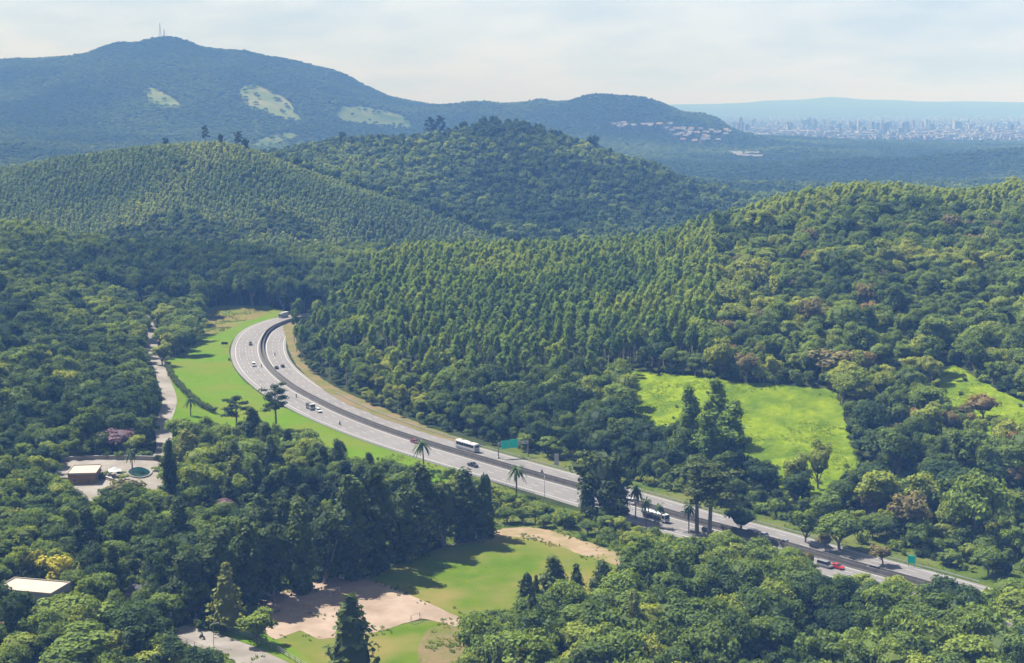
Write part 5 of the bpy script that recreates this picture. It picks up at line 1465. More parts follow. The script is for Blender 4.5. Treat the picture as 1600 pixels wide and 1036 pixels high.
def bus(label, at, rz):
    t = thing("bus", label, "bus", at, rz); L, W, Hh = 12.6, 2.5, 3.45; h = L / 2
    def sec(x, w, z0, z1): return [(x, -w, z0), (x, -w, z1 - .35), (x, -w + .22, z1 - .06), (x, -w + .6, z1), (x, w - .6, z1), (x, w - .22, z1 - .06), (x, w, z1 - .35), (x, w, z0)]
    B().loft([sec(-h, 1.15, .5, 3.25), sec(-h + .25, 1.25, .38, Hh), sec(0, 1.25, .36, Hh), sec(h - .5, 1.25, .36, Hh), sec(h - .1, 1.2, .4, 3.15), sec(h, 1.12, .5, 2.9)]).part("body", M['white'], t)
    for y in (-1, 1):
        for k in range(7):
            x = -h + 0.9 + k * 1.55
            B().box(x, x + 1.42, y * 1.255 - .012, y * 1.255 + .012, 1.75, 2.75).part("window", M['glass'], t)
        B().box(-h + 0.3, h - 0.8, y * 1.26 - .01, y * 1.26 + .01, 0.62, 0.95).part("stripe", M['blue_grey'], t)
        B().box(h - .08, h + .02, y * .85 - .18, y * .85 + .18, .75, .95).part("headlight", M['lamp_white'], t)
        B().box(-h - .02, -h + .06, y * .9 - .1, y * .9 + .1, .9, 1.4).part("tail_light", M['lamp_red'], t)
        for x in (-h + 3.0, -h + 1.75 if False else -h + 4.2, h - 2.6): wheel(t, x, y * 1.1, 0.5, 0.3)
    B().box(h - .06, h + .04, -1.02, 1.02, 1.45, 2.75).part("windscreen", M['glass'], t)
    B().box(-h - .03, -h + .05, -1.0, 1.0, 1.9, 2.8).part("rear_window", M['glass'], t)
    for x in (-3.0, 2.2): B().box(x, x + 1.5, -.6, .6, Hh - .02, Hh + .16, .15).part("roof_hatch", M['silver'], t)
    return t

def lorry(label, at, rz, kind='box', paint='white', L=8.5):
    t = thing("lorry", label, "lorry", at, rz); h = L / 2; c = h - 1.9
    v = [(c, -1.15, .55), (h, -1.15, .55), (h, 1.15, .55), (c, 1.15, .55), (c, -1.15, 2.7), (h - .35, -1.05, 2.7), (h - .35, 1.05, 2.7), (c, 1.15, 2.7)]
    B().raw(v, [[3, 2, 1, 0], [4, 5, 6, 7], [0, 1, 5, 4], [1, 2, 6, 5], [2, 3, 7, 6], [3, 0, 4, 7]]).part("cab", M['white'], t)
    B().raw([(h + .02, -1.0, 1.5), (h + .02, 1.0, 1.5), (h - .27, .95, 2.5), (h - .27, -.95, 2.5), (h - .04, -1.0, 1.5), (h - .04, 1.0, 1.5), (h - .33, .95, 2.5), (h - .33, -.95, 2.5)], [[0, 1, 2, 3], [7, 6, 5, 4], [0, 4, 5, 1], [1, 5, 6, 2], [2, 6, 7, 3], [3, 7, 4, 0]]).part("windscreen", M['glass'], t)
    B().box(-h, c + 0.1, -.45, .45, .55, .85).part("chassis", M['black'], t)
    if kind == 'box': B().box(-h, c - .15, -1.22, 1.22, .9, 3.35, .02).part("cargo_box", M[paint], t)
    elif kind == 'tank':
        tk = B().cyl((-h + .2, 0, 2.0), (c - .25, 0, 2.0), 1.15, k=18).part("tank", M['silver'], t)
        B().cyl((-h + .05, 0, 2.0), (-h + .25, 0, 2.0), .8, 1.13, k=18).part("tank_end", M['silver'], tk)
        for x in (-1.8, 0.2): B().cyl((x, 0, 3.1), (x, 0, 3.3), .3, k=10).part("tank_lid", M['steel'], tk)
    else:
        B().box(-h, c - .15, -1.2, 1.2, .88, 1.02).part("flatbed", M['wood'], t)
        B().box(-h + .3, c - .5, -1.05, 1.05, 1.0, 2.3, .15).part("load", M['black'], t)
    for y in (-1, 1):
        for x in ([-h + 1.3, -h + 2.45, h - 1.2] if L > 7 else [-h + 1.4, h - 1.2]): wheel(t, x, y * 1.02, 0.5, 0.32)
        B().box(c + .5, h - .45, y * 1.155 - .012, y * 1.155 + .012, 1.55, 2.4).part("window", M['glass'], t)
        B().box(h - .05, h + .03, y * .85 - .15, y * .85 + .15, .75, .95).part("headlight", M['lamp_white'], t)
    return t

def rider_mesh():
    """Seated person with the arms out to a handlebar, one continuous body."""
    pts = {'pel': (-.15, 0, .85), 'bel': (-.1, 0, 1.05), 'che': (0, 0, 1.28), 'nec': (.06, 0, 1.48), 'hea': (.1, 0, 1.62), 'top': (.1, 0, 1.74)}
    rad = {'pel': .17, 'bel': .15, 'che': .18, 'nec': .07, 'hea': .12, 'top': .09}
    ed = [('pel', 'bel'), ('bel', 'che'), ('che', 'nec'), ('nec', 'hea'), ('hea', 'top')]
    for s, y in (('l', 1), ('r', -1)):
        for n, p, q in (('sho', (.02, .2 * y, 1.38), .075), ('elb', (.22, .28 * y, 1.18), .055), ('wri', (.44, .26 * y, 1.08), .04), ('han', (.52, .26 * y, 1.06), .045), ('hip', (-.1, .11 * y, .82), .11), ('kne', (.3, .18 * y, .72), .075), ('ank', (.08, .18 * y, .36), .055), ('toe', (.24, .18 * y, .32), .05)):
            pts[n + s] = p; rad[n + s] = q
        ed += [('che', 'sho' + s), ('sho' + s, 'elb' + s), ('elb' + s, 'wri' + s), ('wri' + s, 'han' + s), ('pel', 'hip' + s), ('hip' + s, 'kne' + s), ('kne' + s, 'ank' + s), ('ank' + s, 'toe' + s)]
    ks = list(pts)
    me = bpy.data.meshes.new("person"); me.from_pydata([pts[k] for k in ks], [(ks.index(a), ks.index(b)) for a, b in ed], [])
    me.materials.append(M['cloth'])
    return me, [rad[k] for k in ks]

def person_on(label, at, rz):
    me, rad = rider_mesh(); o = obj("person", me); o.location = at; o.rotation_euler = (0, 0, rz); tag(o, label, "person")
    sk = o.modifiers.new("body", 'SKIN'); layer = me.skin_vertices[0].data if me.skin_vertices else None
    if layer is None:
        bm = bmesh.new(); bm.from_mesh(me); bm.verts.layers.skin.verify(); bm.to_mesh(me); bm.free(); layer = me.skin_vertices[0].data
    for k, r in enumerate(rad): layer[k].radius = (r, r); layer[k].use_root = (k == 0)
    o.modifiers.new("smooth", 'SUBSURF').levels = 1; o.modifiers[-1].render_levels = 1
    hp = B().raw((ICO2_V * [.15, .135, .15] + [.1, 0, 1.68]).tolist(), ICO2_F.tolist()).part("helmet", M['black'], o, True)
    return o

def motorcycle(label, rider_label, at, rz, paint='black'):
    t = thing("motorcycle", label, "motorcycle", at, rz)
    B().loft([[(-.75, -.12, .62), (-.75, .12, .62), (-.75, .12, .8), (-.75, -.12, .8)], [(-.1, -.16, .4), (-.1, .16, .4), (-.1, .16, .78), (-.1, -.16, .78)], [(.35, -.15, .42), (.35, .15, .42), (.35, .14, .98), (.35, -.14, .98)], [(.55, -.08, .7), (.55, .08, .7), (.55, .08, .95), (.55, -.08, .95)]]).part("body", M[paint], t)
    B().box(-.62, .08, -.13, .13, .78, .86, .03).part("saddle", M['rubber'], t)
    B().cyl((.5, -.34, 1.04), (.5, .34, 1.04), .025, k=6).part("handlebar", M['steel'], t)
    for y in (-.07, .07): B().cyl((.5, y, 1.02), (.72, y, .31), .03, k=6).part("fork", M['steel'], t)
    for x in (-.68, .72): wheel(t, x, 0, 0.31, 0.12)
    B().box(.56, .66, -.1, .1, .82, .98).part("headlight", M['lamp_white'], t)
    person_on(rider_label, at, rz)
    return t

def on_road(px, py):
    x, y = at_z(px, py, 0.1); k = int(((MED - [x, y]) ** 2).sum(1).argmin())
    far = road_signed(np.array([x]), np.array([y]))[0] > 0
    d = -MED_T[k] if far else MED_T[k]
    return (x, y, 0.108), math.atan2(d[1], d[0])

for label, paint, px, py, shape, L in [
    ("black off-road car high on the bend, outer carriageway", 'black', 391.5, 539, 'suv', 4.6),
    ("white van with dark windscreen low on the bend, outer carriageway", 'white', 396.5, 572, 'van', 4.9),
    ("dark hatchback on the inner carriageway of the bend, right of a pair", 'black', 441.5, 573.5, 'hatch', 4.1),
    ("dark sedan on the inner carriageway of the bend, left of a pair", 'black', 432, 576, 'sedan', 4.3),
    ("white car driving ahead of the box lorry below the bend", 'white', 498, 644, 'suv', 4.5),
    ("maroon car next to the palm at the motorway's lower edge", 'maroon', 648, 692, 'sedan', 4.6),
    ("dark pickup on the near carriageway below the bus", 'black', 739, 729, 'pickup', 5.0),
    ("white van beside the big dark conifer on the motorway", 'white', 985, 787, 'van', 5.2),
    ("silver car partly behind the dark palm left of the pines", 'silver', 1068, 804, 'hatch', 4.0),
    ("dark car under the two bare trunked pines", 'black', 1106, 831, 'hatch', 4.0),
    ("white car on the far carriageway just right of the overhanging tree", 'white', 1171, 833, 'hatch', 4.0),
    ("small grey car following the white one on the far carriageway", 'silver', 1191, 838, 'hatch', 3.8),
    ("bluish grey car on the far carriageway above the brown bush", 'blue_grey', 1225, 850, 'sedan', 4.3),
    ("pale van on the near carriageway left of the red car", 'silver', 1289, 886, 'van', 4.8),
    ("red car on the near carriageway at the lower right", 'red', 1308, 888, 'sedan', 4.5),
    ("silver car with dark windows at the far right end of traffic", 'silver', 1364, 891, 'suv', 4.7)]:
    at, rz = on_road(px, py); car(label, paint, at, rz, L=L, W=1.75 if shape != 'van' else 1.9, shape=shape)
at, rz = on_road(730, 703); bus("white coach with dark windows on the far carriageway left of the gantry", at, rz)
at, rz = on_road(443, 496); lorry("white box lorry at the head of the bend beside the trees", at, rz, 'box', 'white', 8.0)
at, rz = on_road(485, 639); lorry("flatbed lorry with a dark covered load below the bend", at, rz, 'flat', 'white', 7.0)
at, rz = on_road(1024, 812); lorry("tanker lorry with silver tank and white cab behind the dark palms", at, rz, 'tank', 'white', 11.0)
for px, py, a, b in [(429.5, 556, "motorcycle alone on the inner carriageway of the bend", "rider in dark clothes and helmet alone on the bend's inner carriageway"),
                     (408.5, 574, "motorcycle right of the white van on the bend", "rider in dark clothes passing the white van on the bend"),
                     (463, 621, "motorcycle between the bend and the flatbed lorry", "rider in dark clothes ahead of the flatbed lorry"),
                     (531, 664, "motorcycle at the verge side edge of the motorway", "rider in dark clothes at the verge side edge of the motorway"),
                     (847, 740.5, "motorcycle on the far carriageway right of the gantry", "rider in dark clothes on the far carriageway right of the gantry")]:
    at, rz = on_road(px, py); motorcycle(a, b, at, rz)

# ------------------------------------------------------------------ signs and rails along the motorway
def gantry():
    x0, y0 = at_z(778.7, 716.5); x1, y1 = at_z(825, 713.5)
    L = math.hypot(x1 - x0, y1 - y0); t = thing("gantry_sign", "steel gantry with green direction sign over the far carriageway's edge", "road sign", (x0, y0, 0), math.atan2(y1 - y0, x1 - x0))
    for x in (0, L): B().cyl((x, 0, -.3), (x, 0, 6.2), .24, .2, 10).part("post", M['steel'], t)
    B().box(-.5, .5, -.5, .5, -.2, .7, .06).part("footing", M['white'], t)
    b = B()
    for y in (-.3, .3):
        for z in (5.3, 6.1): b.cyl((0, y, z), (L, y, z), .09, k=6)
    n = 9
    for k in range(n):
        a, c = L * k / n, L * (k + 1) / n
        for y in (-.3, .3): b.cyl((a, y, 5.3 if k % 2 else 6.1), (c, y, 6.1 if k % 2 else 5.3), .05, k=5)
    b.part("truss", M['steel'], t)
    for xa, xb, z0, z1 in ((1.0, 4.1, 3.7, 6.9), (4.2, 7.6, 3.9, 7.3)):
        p = B().box(xa, xb, -.46, -.38, z0, z1).part("sign_panel", M['sign_green'], t)
        f = B()
        for q in ((xa + .1, xb - .1, z0 + .1, z0 + .17), (xa + .1, xb - .1, z1 - .17, z1 - .1), (xa + .1, xa + .17, z0 + .1, z1 - .1), (xb - .17, xb - .1, z0 + .1, z1 - .1)): f.box(q[0], q[1], -.475, -.455, q[2], q[3])
        f.part("border", M['white'], p)
gantry()

def board(name, label, px, py, w, z0, z1, m, rz=0.0, posts=2, cat="road sign"):
    x, y = on_ground(px, py); t = thing(name, label, cat, (x, y, ground_z(x, y)), rz)
    p = B().box(-w / 2, w / 2, -.06, .06, z0, z1).part("panel", M[m], t)
    for k in range(posts):
        xx = 0 if posts == 1 else (-w / 2 + .25 + k * (w - .5))
        B().cyl((xx, .12, -.4), (xx, .12, z1 - .1), .07, k=7).part("post", M['steel'], t)
    return t
board("road_sign", "small green road sign on the rough grass at the lower right", 1424, 887, 2.2, 1.3, 3.6, 'sign_green', R(-25))
board("roadside_panel", "tall white upright panel on the far verge right of the gantry", 869.5, 729, 1.7, 0.5, 4.8, 'white', R(-20))
board("sign_board", "dark board seen from behind on the outer verge of the bend", 351, 541, 3.6, 1.0, 2.4, 'black', R(12))
board("marker_sign", "little dark marker on the outer verge below the dark board", 358, 565, 1.0, .5, 1.7, 'black', R(12), 1)
x_, y_ = on_ground(851, 783); t_ = thing("lamp_post", "slim pale lamp post at the lower edge of the motorway", "lamp post", (x_, y_, 0))
B().cyl((0, 0, -.3), (0, 0, 8), .11, .06, 8).part("pole", M['steel'], t_); B().cyl((0, 0, 7.9), (0, 1.6, 8.2), .05, k=6).part("arm", M['steel'], t_); B().box(-.14, .14, 1.4, 2.1, 8.12, 8.26).part("lamp_head", M['steel'], t_)
x_, y_ = on_ground(334, 1010); t_ = thing("lamp_post", "slim lamp post standing beside the footpath", "lamp post", (x_, y_, 0))
B().cyl((0, 0, -.3), (0, 0, 6), .09, .05, 8).part("pole", M['steel'], t_); B().cyl((0, 0, 5.9), (1.0, 0, 6.1), .04, k=6).part("arm", M['steel'], t_); B().box(.9, 1.5, -.12, .12, 6.03, 6.15).part("lamp_head", M['steel'], t_)

def guard_rail(off, k0, k1, label):
    ln = (MED + MED_N * off)[k0:k1]; nn = MED_N[k0:k1]
    t = bpy.data.objects.new("guard_rail", None); COL.objects.link(t); tag(t, label, "guard rail")
    v, f = sweep(ln, nn, [(-.03, .52), (-.06, .62), (-.02, .68), (-.06, .74), (-.03, .84), (.03, .84), (.03, .52)], 0.0)
    obj("rail", new_mesh("rail", v, f, [M['steel']]), t)
    b = B()
    for k in range(0, len(ln) - 1, 1):
        p = ln[k] + nn[k] * .12; b.box(p[0] - .06, p[0] + .06, p[1] - .06, p[1] + .06, -.2, .78)
    tag(b.part("posts", M['steel'], t), kind="stuff")
_fx = np.array([proj(p[0], p[1], 0)[0] for p in MED])
def kx(px): return int(np.abs(_fx[int(len(MED) * .2):] - px).argmin()) + int(len(MED) * .2)
guard_rail(W_R + .5, kx(480), kx(1500), "low steel guard rail on the far side of the motorway")
guard_rail(-W_L - .5, kx(470), kx(900), "low steel guard rail between motorway and grass verge")

# ------------------------------------------------------------------ goals on the sand court
g0, g1 = np.array(on_ground(524, 931)), np.array(on_ground(649, 972))
ax = (g1 - g0) / np.linalg.norm(g1 - g0); rz_ = math.atan2(ax[1], ax[0])
for p, s, lab in ((g0, 1, "white goal frame at the far end of the sand court"), (g1, -1, "white goal frame at the near end of the sand court")):
    t = thing("goal", lab, "goal", (p[0], p[1], 0.08), rz_ + (0 if s > 0 else math.pi), "goals on the sand court")
    for y in (-1.6, 1.6):
        B().cyl((0, y, 0), (0, y, 2.1), .07, k=8).part("post", M['white'], t)
        B().cyl((0, y, 2.1), (-.9, y, 0), .035, k=6).part("stay", M['white'], t)
    B().cyl((0, -1.67, 2.1), (0, 1.67, 2.1), .07, k=8).part("crossbar", M['white'], t)
    B().cyl((-.9, -1.6, .04), (-.9, 1.6, .04), .035, k=6).part("base_bar", M['white'], t)

# ------------------------------------------------------------------ buildings
def window(parent, x, y, z, w, h, axis='x'):
    d = .05
    if axis == 'x':
        f = B().box(x - w / 2 - .1, x + w / 2 + .1, y - d, y + d, z - .1, z + h + .1).part("window", M['white'], parent)
        B().box(x - w / 2, x + w / 2, y - d - .02, y + d + .02, z, z + h).part("pane", M['glass'], f)
    else:
        f = B().box(x - d, x + d, y - w / 2 - .1, y + w / 2 + .1, z - .1, z + h + .1).part("window", M['white'], parent)
        B().box(x - d - .02, x + d + .02, y - w / 2, y + w / 2, z, z + h).part("pane", M['glass'], f)

def flat_house(name, label, px, py, w, dp, h, wall, roofm, rz=0.0, floors=1):
    x, y = on_ground(px, py); t = thing(name, label, "house", (x, y, ground_z(x, y)), rz)
    B().box(-w / 2, w / 2, 0, dp, -.5, h).part("wall", M[wall], t)
    r = B().box(-w / 2 - .4, w / 2 + .4, -.4, dp + .4, h + .003, h + .28).part("roof", M[roofm], t)
    b = B(); o_ = .4
    for q in ((-w / 2 - o_, w / 2 + o_, -o_, -o_ + .2), (-w / 2 - o_, w / 2 + o_, dp + o_ - .2, dp + o_), (-w / 2 - o_, -w / 2 - o_ + .2, -o_ + .2, dp + o_ - .2), (w / 2 + o_ - .2, w / 2 + o_, -o_ + .2, dp + o_ - .2)): b.box(*q, h + .281, h + .6)
    b.part("parapet", M[roofm], r)
    n = max(2, int(w / 3.2))
    for fl in range(floors):
        z = 1.0 + fl * 2.9
        for k in range(n):
            if fl == 0 and k == n // 2: continue
            window(t, -w / 2 + (k + .5) * w / n, 0, z, 1.2, 1.1)
        for k in range(max(1, int(dp / 4))):
            for s in (-1, 1): window(t, s * w / 2, (k + .5) * dp / max(1, int(dp / 4)), z, 1.2, 1.1, 'y')
    d = B().box(-w / 2 + (n // 2 + .5) * w / n - .5, -w / 2 + (n // 2 + .5) * w / n + .5, -.06, .05, 0, 2.1).part("door", M['wood'], t)
    B().cyl((-w / 2 + (n // 2 + .5) * w / n + .36, -.12, 1.0), (-w / 2 + (n // 2 + .5) * w / n + .36, -.05, 1.0), .05, k=6).part("handle", M['steel'], d)
    return t

def gable_house(name, label, px, py, w, dp, h, rise, wall, roofm, rz=0.0):
    x, y = on_ground(px, py); t = thing(name, label, "house", (x, y, ground_z(x, y)), rz)
    v = [(-w / 2, 0, -.5), (w / 2, 0, -.5), (w / 2, dp, -.5), (-w / 2, dp, -.5), (-w / 2, 0, h), (w / 2, 0, h), (w / 2, dp, h), (-w / 2, dp, h), (-w / 2, dp / 2, h + rise), (w / 2, dp / 2, h + rise)]
    B().raw(v, [[0, 1, 5, 4], [1, 2, 6, 9, 5], [2, 3, 7, 6], [3, 0, 4, 8, 7], [4, 5, 9, 8], [6, 7, 8, 9], [3, 2, 1, 0]]).part("wall", M[wall], t)
    e = .6; k = rise / (dp / 2)
    b = B()
    for s in (0, 1):
        y0 = -e if s == 0 else dp + e
        a = [(-w / 2 - e, y0, h - e * k + .06), (w / 2 + e, y0, h - e * k + .06), (w / 2 + e, dp / 2, h + rise + .06), (-w / 2 - e, dp / 2, h + rise + .06)]
        q = [(p[0], p[1], p[2] + .18) for p in a]; b.raw(a + q, [[0, 1, 2, 3], [7, 6, 5, 4], [0, 4, 5, 1], [1, 5, 6, 2], [2, 6, 7, 3], [3, 7, 4, 0]])
    r = b.part("roof", M[roofm], t)
    B().box(w * .2, w * .2 + .7, dp * .55, dp * .55 + .7, h + rise * .5, h + rise + .8).part("chimney", M[wall], r)
    n = max(2, int(w / 3.5))
    for i in range(n): window(t, -w / 2 + (i + .5) * w / n, 0, 1.0, 1.2, 1.1)
    return t

flat_house("orange_house", "low orange house with flat cream roof at the pool courtyard's left", 128, 757, 9.5, 12, 3.7, 'orange', 'cream', R(6))
flat_house("white_house", "white two-storey house half hidden by trees at the lower left", 38, 962, 16, 9, 6.4, 'white_wall', 'cream', R(-14), 2)
gable_house("tiled_house", "house with clay tiled roof behind the dark tree at the left edge", 10, 1010, 9, 7, 3.2, 1.8, 'cream', 'tile', R(10))
gable_house("dark_roofed_house", "house with low dark roof in the shade of the conifers", 218, 946, 9, 7, 2.7, 1.4, 'cream', 'slate', R(-24))

def pool():
    c = [on_ground(*p) for p in ((199, 739), (206, 733), (218, 731), (229, 734), (236, 739), (231, 745), (218, 748), (205, 745))]
    pr = rounded(np.array(c), 2); ctr = pr.mean(0)
    t = thing("swimming_pool", "oval dark green pool with pale rim in the courtyard", "pool", (ctr[0], ctr[1], 0.1)); q = pr - ctr; n = len(q)
    o = q * (1 + 0.8 / np.linalg.norm(q, axis=1)[:, None])
    v = [(*p, .0) for p in o] + [(*p, .22) for p in o] + [(*p, .22) for p in q] + [(*p, 0.0) for p in q]
    B().raw(v, [[a * n + i, a * n + (i + 1) % n, ((a + 1) % 4) * n + (i + 1) % n, ((a + 1) % 4) * n + i] for a in range(4) for i in range(n)]).part("rim", M['lane'], t)
    obj("water", new_mesh("water", [(*p, .1) for p in q], [list(range(n))], [M['water']]), t)
pool()

def wall_line(name, label, pxs, h, th, m, cap=None):
    p = dense([on_ground(*q) for q in pxs], 1.5, closed=False); ctr = p.mean(0)
    t = thing(name, label, "wall", (ctr[0], ctr[1], 0)); _tt, nn = normals_of(p)
    v, f = sweep(p - ctr, nn, [(-th / 2, -.3), (-th / 2, h), (th / 2, h), (th / 2, -.3)]); obj("wall_face", new_mesh("wall_face", v, f, [M[m]]), t)
    v, f = sweep(p - ctr, nn, [(-th / 2 - .06, h + .003), (-th / 2 - .06, h + .11), (th / 2 + .06, h + .11), (th / 2 + .06, h + .003)]); obj("coping", new_mesh("coping", v, f, [M['white_wall']]), t)
wall_line("garden_wall", "low cream wall along the back of the courtyard", [(96, 720), (130, 717.5), (200, 718), (253, 720)], 1.5, .3, 'cream')
wall_line("terrace_wall", "low cream wall at the courtyard's right end beside the cypress", [(254.5, 722), (257, 744), (254, 764)], 1.2, .3, 'cream')
wall_line("lower_wall", "cream retaining wall between pool and orange house", [(152, 744), (172, 752), (190, 757), (210, 756)], 1.0, .35, 'cream')

def canopy(name, label, px, py, w, h, m):
    x, y = on_ground(px, py); t = thing(name, label, "pavilion", (x, y, ground_z(x, y) + .1), R(20))
    for a in (-1, 1):
        for b_ in (-1, 1): B().cyl((a * w * .45, b_ * w * .45, 0), (a * w * .45, b_ * w * .45, h), .07, k=6).part("post", M['white'], t)
    v = [(-w / 2, -w / 2, h), (w / 2, -w / 2, h), (w / 2, w / 2, h), (-w / 2, w / 2, h), (-w * .3, -w * .3, h + .45), (w * .3, -w * .3, h + .45), (w * .3, w * .3, h + .45), (-w * .3, w * .3, h + .45), (0, 0, h + 1.4)]
    B().raw(v, [[3, 2, 1, 0], [0, 1, 5, 4], [1, 2, 6, 5], [2, 3, 7, 6], [3, 0, 4, 7], [4, 5, 8], [5, 6, 8], [6, 7, 8], [7, 4, 8]]).part("roof", M[m], t)
canopy("pavilion", "small white garden pavilion left of the pool", 180, 745, 4.5, 2.3, 'white')
canopy("tent", "turquoise tent among trees left of the orange house", 71, 770, 4.0, 2.0, 'tarp')

def fence(label, pxs, h, step, rails, m, wire=False):
    p = dense([on_ground(*q) for q in pxs], step, closed=False); t = thing("fence", label, "fence", (p[0][0], p[0][1], 0))
    me = B().cyl((0, 0, -.3), (0, 0, h), .07, k=6).mesh("post", M[m]); q = p - p[0]
    for a in q: obj("post", me, t, (a[0], a[1], 0))
    _tt, nn = normals_of(q)
    for z in rails:
        v, f = sweep(q, nn, [(-.03, z - .04), (-.03, z + .04), (.03, z + .04), (.03, z - .04)]); obj("rail", new_mesh("rail", v, f, [M[m]]), t)
fence("pale post and rail fence along the upper side of the footpath", [(342, 984), (380, 994), (430, 1016), (480, 1046)], 1.6, 2.6, (.5, 1.0, 1.5), 'steel')
fence("pale rail fence along the lower side of the footpath", [(280, 1000), (312, 1012), (345, 1028), (375, 1048)], 1.1, 2.6, (.55, 1.05), 'wood')
fence("tall wire fence behind the courtyard wall", [(106, 716), (132, 714.5), (150, 714)], 5.0, 2.4, (.6, 1.7, 2.8, 3.9, 4.9), 'steel')

x_, y_ = on_ground(316, 999)
motorcycle("motorcycle on the footpath at the lower left", "rider in dark clothes on the footpath at the lower left", (x_, y_, .12), R(150), 'black')

def hedge():
    ln = dense([on_ground(*q) for q in ((262, 572), (268, 590), (280, 606), (292, 618), (306, 630), (320, 640), (336, 646))], 1.1, closed=False)
    r = np.random.default_rng(99); c0 = ln.mean(0); G = Geo()
    for k, p in enumerate(ln):
        for j in range(2):
            lump(G, np.array([*(p - c0 + r.normal(size=2) * .5), r.uniform(.9, 2.1)]), r.uniform(.9, 1.4), 26, .6, r, leaf_shift=r.uniform(-.1, .2))
    o = obj("hedge", G.mesh("hedge", [M['leaf_con']])); o.location = (c0[0], c0[1], 0); o["tint"] = 0.55
    tag(o, "long dark hedge between the side road and the grass verge", "hedge")
hedge()
for px, py, H_, tn in ((150, 742, 2.2, .5), (160, 748, 2.6, .3), (172, 742, 2.0, .7), (190, 743, 1.8, .6), (196, 750, 2.4, .8), (244, 736, 1.6, .6)):
    x_, y_ = on_ground(px, py); ps = PROTO['shrub'][px % 3]
    plant('shrub', px % 3, x_, y_, .1, H_ / ps[2], 1.15, px, tn, "", "shrubs of the courtyard", "shrub")
    o_ = [o for o in bpy.data.objects if o.name.startswith("shrub") and o.type == 'EMPTY' and o.get("label") is None][-1]
    o_["label"] = {150: "leftmost shrub in the courtyard beside the orange house", 160: "shrub by the courtyard's retaining wall, left end", 172: "shrub just left of the white pavilion", 190: "shrub between white pavilion and pool", 196: "shrub at the near left edge of the pool", 244: "shrub in the courtyard right of the pool"}[px]

# ------------------------------------------------------------------ masts on the mountain
def mast(px, py_top, Y, label, base_w):
    x, y, zt = at_d(px, py_top, Y); z0 = ground_z(x, y); H = zt - z0
    t = thing("lattice_mast", label, "mast", (x, y, z0), 0.3); b = B(); n = 9
    for k in range(n):
        z, z2 = H * k / n, H * (k + 1) / n; w, w2 = base_w * (1 - .85 * k / n) / 2, base_w * (1 - .85 * (k + 1) / n) / 2
        c = [(-w, -w, z), (w, -w, z), (w, w, z), (-w, w, z)]; c2 = [(-w2, -w2, z2), (w2, -w2, z2), (w2, w2, z2), (-w2, w2, z2)]
        for j in range(4):
            b.cyl(c[j], c2[j], .45, k=4); b.cyl(c[j], c2[(j + 1) % 4], .25, k=4)
    b.part("lattice", M['white'], t)
    B().cyl((0, 0, H * .98), (0, 0, H * 1.12), .5, .2, 6).part("antenna", M['white'], t)
    for k in range(3): B().cyl((.6, .3 * k, H * (.5 + .12 * k)), (2.2, .3 * k, H * (.5 + .12 * k)), 1.3, 1.6, 10).part("dish", M['white'], t)
mast(249.5, 37, 4985, "taller pale lattice mast on the mountain top", 8.0)
mast(256, 46, 4990, "shorter pale lattice mast on the mountain top, right of the taller", 7.0)

# ------------------------------------------------------------------ town and city on the plain
def gz_many(x, y): return height(x, y)
rc = np.random.default_rng(5)
TOWER = [B().box(-9, 9, -7, 7, -6, 1).box(-3, 3, -3, 3, 1.0, 1.09).mesh("tower_block", M[m]) for m in ('city_a', 'city_b', 'city_a', 'city_c')]
for me in TOWER:
    for v in me.vertices:                     # unit height: the foot stays below ground
        if v.co.z < -1: v.co.z = -0.2
SPECIAL = {0: (1158, 184, 8200, "lone tall tower left in the hazy city on the plain"), 1: (1264, 187, 8600, "pale tower, left of two tall neighbours in the hazy city"), 2: (1272, 186, 8600, "pale tower, right of two tall neighbours in the hazy city"), 3: (1418, 191, 8300, "tall pale tower in the right half of the hazy city"), 4: (1496, 190, 8000, "broad pale tower near the right end of the hazy city")}
n_t = 120
city_items = []
for k in range(n_t):
    if k in SPECIAL:
        px, pt, Y, lab = SPECIAL[k]; x, _y, zt = at_d(px, pt, Y); z0 = ground_z(x, Y); H = zt - z0; m = 0; sw = 1.0 if k != 4 else 2.2
    else:
        px = rc.uniform(1145, 1610) if k < 110 else rc.normal(1300, 60); Y = rc.uniform(7000, 10500); x = (px - 800) / FPX * (Y * CP + 130 * SP); z0 = ground_z(x, Y); H = rc.uniform(14, 50) * (0.75 if px > 1450 else 1); m = int(rc.integers(0, 4)); lab = None; sw = rc.uniform(.7, 1.4)
    o = obj("tower_block", TOWER[m]); o.location = (x, Y, z0); o.scale = (sw, sw, H); o.rotation_euler = (0, 0, rc.uniform(0, 1.5))
    tone = ("pale", "grey", "pale", "brick red")[m]; part_ = ("left end", "left part", "left middle", "middle", "right middle", "right part", "right end")[int(np.clip((px - 1145) / 66.5, 0, 6))]
    tag(o, lab, "tower block", "tower blocks of the far city")
    if not lab: city_items.append((o, px, f"{'short' if H < 24 else 'middling' if H < 37 else 'tall'} hazy {tone} tower block, {part_} of the far city"))
ordinal_labels(city_items)

